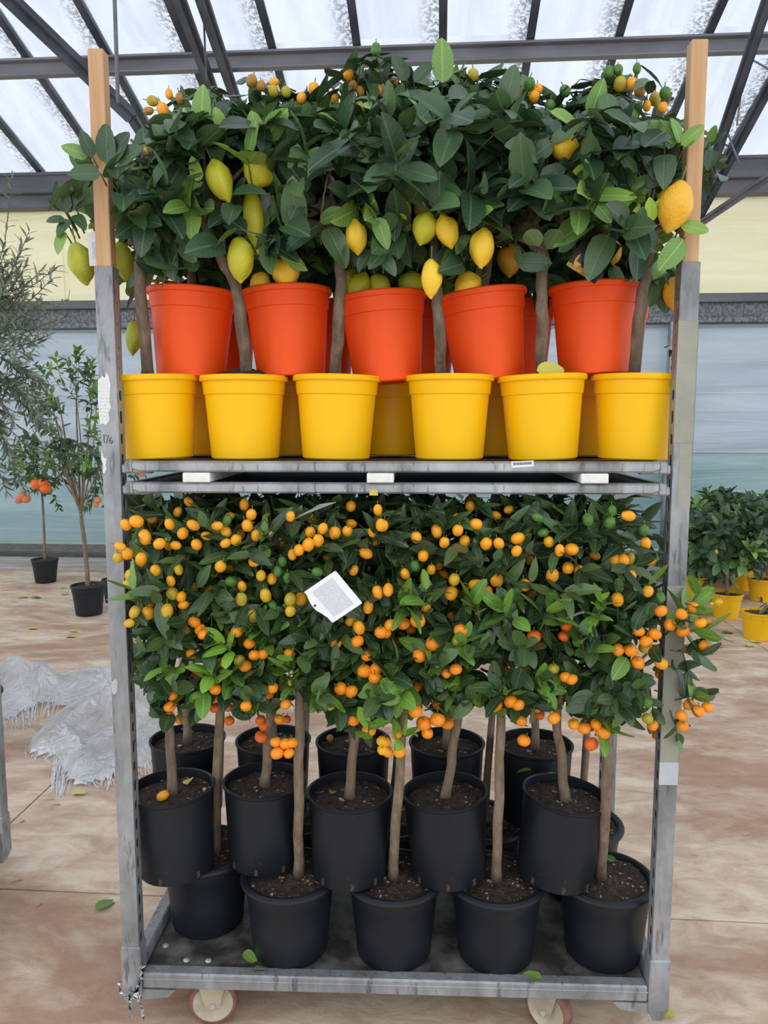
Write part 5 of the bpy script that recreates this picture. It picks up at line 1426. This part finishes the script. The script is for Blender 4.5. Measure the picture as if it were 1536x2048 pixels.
# second card seen edge-on under the shelf
quad_thing('plant_care_card', [at(582, 1042, -.03), at(600, 1030, -.07), at(672, 1004, -.05), at(640, 1008, .0)], .0006, print_mat('card_grey', srgb(206, 204, 200), srgb(90, 90, 96), 10, 30, .1, .9, .3, .9, .45, .4), 'creased pale care card tilted flat beneath the lower shelf tray', 'plant tag')
quad_thing('plant_care_card', [at(1122, 1236, -.05), at(1168, 1221, -.06), at(1169, 1225, -.085), at(1124, 1240, -.075)], .0006, simple('card_edge', srgb(196, 204, 206)), 'pale care card seen edge-on among calamondin leaves', 'plant tag')
quad_thing('plant_care_card', [at(179, 532, .05), at(198, 532, .05), at(196, 462, .05), at(174, 466, .05)], .0006, print_mat('card_b', srgb(214, 216, 222), srgb(60, 62, 70), 14, 20, .35, .8, .2, .7, .45, .5, True), 'white care card dangling behind the 176-marked stake', 'plant tag')
quad_thing('plant_care_card', [at(531, 462, .055), at(546, 430, .055), at(540, 386, .06), at(520, 384, .06)], .0006, print_mat('card_c', srgb(196, 198, 202), srgb(90, 92, 98), 22, 20, .05, .9, .2, .98, .42, .5), 'greyish printed care card behind the long pointed lemon', 'plant tag')
# picture tags: dark card with printed fruit and an orange lettered strip
def picture_tag(P, label, prints):
    c = [Vector(p) for p in P]; n = (c[1]-c[0]).cross(c[3]-c[0]).normalized()
    if n.y > 0: n = -n
    r_ = root('picture_tag', c[0], label, 'plant tag')
    part('card', MB().add(c+[p-n*.0007 for p in c], [(0,1,2,3),(7,6,5,4),(0,4,5,1),(1,5,6,2),(2,6,7,3),(3,7,4,0)]), simple('tag_dark_print', srgb(30, 32, 34), srgb(52, 50, 46), 30, .25), r_)
    def uvp(u, v): return c[0]+(c[1]-c[0])*u+(c[3]-c[0])*v+n*.0003
    for kind, u, v, a, b, m_ in prints:
        if kind == 'e':
            V = [uvp(u+a*math.cos(k*.5236), v+b*math.sin(k*.5236)) for k in range(12)]
            part('printed_lemon', MB().add(V+[q-n*.0002 for q in V], [tuple(range(12)), tuple(range(12, 24))[::-1]]), m_, r_)
        else:
            V = [uvp(u, v), uvp(u+a, v), uvp(u+a, v+b), uvp(u, v+b)]
            V = [q+n*(.0002 if kind == 's2' else 0) for q in V]
            part('printed_strip', MB().add(V, [(0, 1, 2, 3)]), m_, r_)
M_PL = simple('printed_yellow', srgb(204, 152, 52), srgb(222, 172, 66), 60, .3)
M_PS = simple('printed_amber', srgb(196, 150, 44), srgb(128, 60, 30), 420, .3, lo=.48, hi=.56)
M_PR = simple('printed_red', srgb(196, 92, 60), srgb(214, 130, 70), 380, .3, lo=.45, hi=.58)
picture_tag([at(1131, 530, .0), at(1190, 568, -.01), at(1243, 492, .0), at(1184, 452, .012)], 'dark picture tag printed with lemons leaning over an orange pot rim',
    [('e', .26, .24, .13, .16, M_PL), ('e', .84, .56, .14, .26, M_PL), ('e', .72, .22, .1, .12, M_PL), ('e', .3, .78, .10, .10, simple('printed_plum', srgb(110, 70, 60))), ('s', .01, .01, .74, .085, M_PS), ('s2', .3, .085, .42, .06, M_PR)])
picture_tag([at(532, 492, .03), at(548, 486, .0), at(578, 434, .0), at(560, 430, .04)], 'dark picture tag with an amber lettered edge curling beside the long lemon', [('s', .55, .02, .4, .95, M_PS)])

# sticker, paper remains, pen mark on the trolley
def post_face(px, py): p = at(px, py, -.0006); return p
M_PAPER = print_mat('torn_paper_print', srgb(222, 222, 222), srgb(50, 50, 56), 15, 9, .06, .94, .05, .84, .6, .5)
def paper(name, pts, mat, label, cat, parent=None, y=-.0006, th=.0004):
    V = [at(x, q, y) for x, q in pts]; n_ = len(V)
    mb = MB().add(V+[p+Vector((0, th, 0)) for p in V], [tuple(range(n_))[::-1], tuple(range(n_, 2*n_))]+[(k, n_+k, n_+(k+1) % n_, (k+1) % n_) for k in range(n_)])
    o = part(name, mb, mat, parent, label=label) if parent else thing(name, mb, mat, label, cat)
    ul = o.data.uv_layers.new(name='UVMap'); X = [p.x for p in V]; Z = [p.z for p in V]
    for lp in o.data.loops:
        p = V[lp.vertex_index % n_]; ul.data[lp.index].uv = ((p.x-min(X))/(max(X)-min(X)), (p.z-min(Z))/(max(Z)-min(Z)))
    return o
paper('paper_label', [(196, 760), (204, 752), (210, 756), (212, 744), (217, 752), (221, 768), (219, 800), (222, 815), (217, 826), (219, 840), (212, 850), (205, 846), (200, 850), (198, 830), (196, 800)], M_PAPER, 'torn white paper label with printed rows on the post', None, trolley)
paper('paper_label', [(203, 900), (207, 915), (213, 918), (211, 930), (213, 938), (208, 948), (205, 944), (207, 930), (202, 918)], simple('paper_scrap', srgb(222, 222, 220)), 'white paper scrap on the post', None, trolley)
paper('paper_label', [(223, 1364), (231, 1358), (235, 1362), (234, 1384), (228, 1390), (224, 1384)], simple('paint_scrap', srgb(186, 190, 192)), 'pale scraped patch on the post', None, trolley)
ink = MB()
for st in ([(208, 869), (208.5, 886)], [(211, 871), (217, 871), (213, 887)], [(223, 874), (219.5, 879), (219.5, 885), (223, 887), (226, 882), (221, 881)]):
    ink.tube([at(x, y, -.0004) for x, y in st], .00085, 5)
part('pen_mark', ink, simple('black_ink', srgb(24, 24, 28)), trolley, label='handwritten number 176 in black pen')
M_BAR = print_mat('barcode_print', srgb(226, 228, 230), srgb(30, 30, 34), 1.0, 34, .08, .92, .4, .95, .5, 1.)
o = quad_thing('barcode_sticker', [at(1023, 936, -.0131), at(1068, 933, -.0131), at(1067, 921, -.0131), at(1022, 923, -.0131)], .0003, M_BAR, 'x', 'x')
o.parent = shelf_up; o.location = o.location-shelf_up.location
for k in ('category',): del o[k]
o['label'] = 'white barcode sticker on the tray edge'
o = quad_thing('yellow_sticker', [at(739, 991, -.0131), at(756, 991, -.0131), at(755, 979, -.0131), at(739, 979, -.0131)], .0003, simple('yellow_sticker', srgb(214, 190, 70), srgb(190, 180, 110), 120, .5), 'x', 'x')
o.parent = shelf_lo; o.location = o.location-shelf_lo.location
del o['category']; o['label'] = 'worn yellow sticker on the tray edge'

def tape_mat(name, a, b_):
    m, nt, b = newmat(name)
    f = noise_tex(nt, 6, 5, .6)
    w = N(nt, 'ShaderNodeTexWave'); w.bands_direction = 'Z'; w.inputs['Scale'].default_value = 130; w.inputs['Distortion'].default_value = 1.5
    nt.links.new(N(nt, 'ShaderNodeTexCoord').outputs['Object'], w.inputs['Vector'])
    c = ramp(nt, [(.3, a), (.7, b_)], f)
    nt.links.new(mixc(nt, math_n(nt, 'MULTIPLY', w.outputs['Fac'], .16), c, srgb(110, 112, 100)), b.inputs['Base Color'])
    b.inputs['Roughness'].default_value = .5; bump(nt, b, w.outputs['Fac'], .3, .001)
    return m
M_TAPE = tape_mat('woven_beige_tape', srgb(140, 141, 127), srgb(168, 168, 152))
M_TAPE2 = tape_mat('pale_wrap', srgb(176, 182, 190), srgb(200, 206, 212))
def sleeve(za, zb, mat, ov=.0012, x0=-1., x1=1., nm='tape'):
    mb = MB(); xa = TX+x0*(PW2+ov); xb = TX+x1*(PW2+ov); ya, yb = -ov, PD2+ov
    mb.cbox((xa, ya, zb), (xb, ya+.0008, za), .0003); mb.box((xb-.0008, ya, zb), (xb, yb-.006, za))
    part(nm, mb, mat, trolley, label='woven tape around the post')
def zpost(py): return at(1360, py, 0).z
sleeve(zpost(641), zpost(886), M_TAPE); sleeve(zpost(886), zpost(1015), M_TAPE, .0008, -.35, 1.); sleeve(zpost(1172), zpost(1500), M_TAPE); sleeve(zpost(1525), zpost(1570), M_TAPE2, .0016)
sleeve(zpost(1500), zpost(1526), M_TAPE, .0010)
# clear plastic strips: knotted around the left foot, and one caught behind the taped post
q = random.Random(4); kb = at(268, 1982, -.012)
r_ = root('plastic_tie', (kb.x, -.012, kb.z), 'clear plastic strip knotted around the trolley foot socket', 'plastic tie')
M_CLEAR = simple('clear_strip', srgb(210, 212, 214), srgb(232, 234, 236), 60, .25)
def strip(pts, w, nm='strip'):
    P = wobble([at(x, y, Y) for x, y, Y in pts], q, .002, 5)
    mb = MB(); V = []; n_ = len(P)
    for k, p in enumerate(P):
        s_ = Vector((math.cos(k*.8), .4*math.sin(k*.8), .3)).normalized()*w*1.5*(.7+.3*math.sin(k*1.3))
        V += [p-s_, p+s_+Vector((0, .001, 0))]
    mb.add(V, [(2*k, 2*k+1, 2*k+3, 2*k+2) for k in range(n_-1)]+[(2*k+2, 2*k+3, 2*k+1, 2*k) for k in range(n_-1)])
    part(nm, mb, M_CLEAR, r_, True)
strip([(288, 1932, -.006), (283, 1955, -.012), (276, 1975, -.016), (266, 1990, -.02)], .004)
strip([(282, 1930, -.006), (279, 1960, -.012), (270, 1985, -.018)], .003)
strip([(266, 1985, -.02), (258, 2005, -.02), (262, 2030, -.018), (256, 2040, -.016)], .004)
strip([(272, 1985, -.02), (280, 2010, -.022), (288, 2036, -.02)], .0045)
strip([(266, 1988, -.02), (250, 1992, -.014), (238, 1975, -.008), (240, 1962, -.006)], .0035)
strip([(258, 1978, -.02), (268, 1984, -.024), (278, 1992, -.02), (266, 1998, -.022)], .005)
r_ = root('plastic_strip', at(1347, 700, .06), 'torn clear plastic strip caught between the taped post and a yellow pot', 'plastic strip')
strip([(1334, 692, .07), (1342, 705, .06), (1348, 730, .05), (1350, 755, .045)], .007)
strip([(1343, 760, .045), (1347, 790, .04), (1350, 820, .03)], .003)

# purple flower buds at a lemon shoot tip
M_BUD = simple('purple_lemon_bud', srgb(96, 62, 84), srgb(136, 96, 116), 60, .5)
tb = UPPER_Y[2]
for x0, y0, x1, y1 in ((652, 349, 634, 330), (655, 345, 668, 362), (660, 356, 683, 376), (662, 344, 656, 326)):
    a_, c_ = at(x0, y0, -.055), at(x1, y1, -.06)
    part('flower_bud', MB().tube([a_, a_.lerp(c_, .35), a_.lerp(c_, .6), a_.lerp(c_, .85), c_], [.0012, .0014, .0034, .0036, .0012], 8), M_BUD, tb.root, True, label='purple flower bud')
trunk(tb, [at(641, 444, .0), at(648, 390, -.03), at(656, 346, -.055)], .003, .0018, 'branch', 6, .001)

# ---------------------------------------------------------------- turn the grown leaves into objects
# leaves that show about 10 pixels or more become objects of their own; the rest of a crown is one part
PV = []; PF = []
for (t, sp, var, tone, pos, A, L) in LEAVES:
    d, y = A.col[0], A.col[1]; w = LEAF_SHAPE[sp][0]*L*.42
    n = len(PV)
    PV += [pos, pos+d*L*.45+y*w, pos+d*L, pos+d*L*.45-y*w]
    PF += [(n, n+1, n+2), (n, n+2, n+3)]
bvh = BVHTree.FromPolygons(PV, PF)
CNT = [0]*len(LEAVES)
o_ = Vector((CAMX, CAMY, CAMZ)); ST = 5
for py in range(0, 1700, ST):
    for px in range(0, 1536, ST):
        dr = at(px+.5, py+.5, 5.0)-o_; dr.normalize()
        h = bvh.ray_cast(o_, dr)
        if h[2] is not None: CNT[h[2]//2] += 1
by_tree = {}
for i_, lf in enumerate(LEAVES): by_tree.setdefault(id(lf[0]), []).append(i_)
for t in TREES:
    ids = by_tree.get(id(t), [])
    ids.sort(key=lambda i_: -CNT[i_])
    solo = [i_ for i_ in ids if CNT[i_] >= t.__dict__.get('minhits', 5)][:t.__dict__.get('cap', 280)]
    rest = ids[len(solo):]
    ro = t.root.location
    for i_ in solo:
        _, sp, var, tone, pos, A, L = LEAVES[i_]
        o = bpy.data.objects.new('leaf', lmesh(sp, var, tone)[0]); COL.objects.link(o)
        o.parent = t.root; o.location = pos-ro; o.rotation_mode = 'QUATERNION'; o.rotation_quaternion = A.to_quaternion(); o.scale = (L, L, L)
    if rest:
        sp0 = LEAVES[rest[0]][1]; mats = LEAFM[sp0]; vsx = []; fcs = []; mis = []; uvs = []; off = 0
        for i_ in rest:
            _, sp, var, tone, pos, A, L = LEAVES[i_]
            me, co, polys, mi, _m = lmesh(sp, var, tone)
            vsx.append(co @ (np.array(A).T*L)+np.array(pos-ro))
            fcs += [[v+off for v in p_] for p_ in polys]
            mis += mi if tone == 0 else [tone+1]*len(mi)
            rt_ = LEAF_SHAPE[sp][0]
            uvs.append(np.stack([co[:, 0], co[:, 1]/rt_+.5], 1)); off += len(co)
        me = bpy.data.meshes.new('foliage'); me.from_pydata(np.concatenate(vsx).tolist(), [], fcs)
        for m_ in mats: me.materials.append(m_)
        me.polygons.foreach_set('material_index', mis); me.polygons.foreach_set('use_smooth', [True]*len(fcs))
        ul = me.uv_layers.new(name='UVMap'); vi = np.zeros(len(me.loops), int); me.loops.foreach_get('vertex_index', vi)
        ul.data.foreach_set('uv', np.concatenate(uvs)[vi].ravel()); me.update()
        tag(link('foliage', me, t.root), kind='stuff')
    if t.twigs:
        mb = MB()
        for tw in t.twigs: mb.tube(tw, [.0024, .0019, .0013], 4, False)
        tag(part('twigs', mb, M_TWIG, t.root, True), kind='stuff')
print('LEAVES', len(LEAVES), 'SOLO', sum(1 for c in CNT if c >= 5), 'OBJECTS', len(bpy.data.objects))
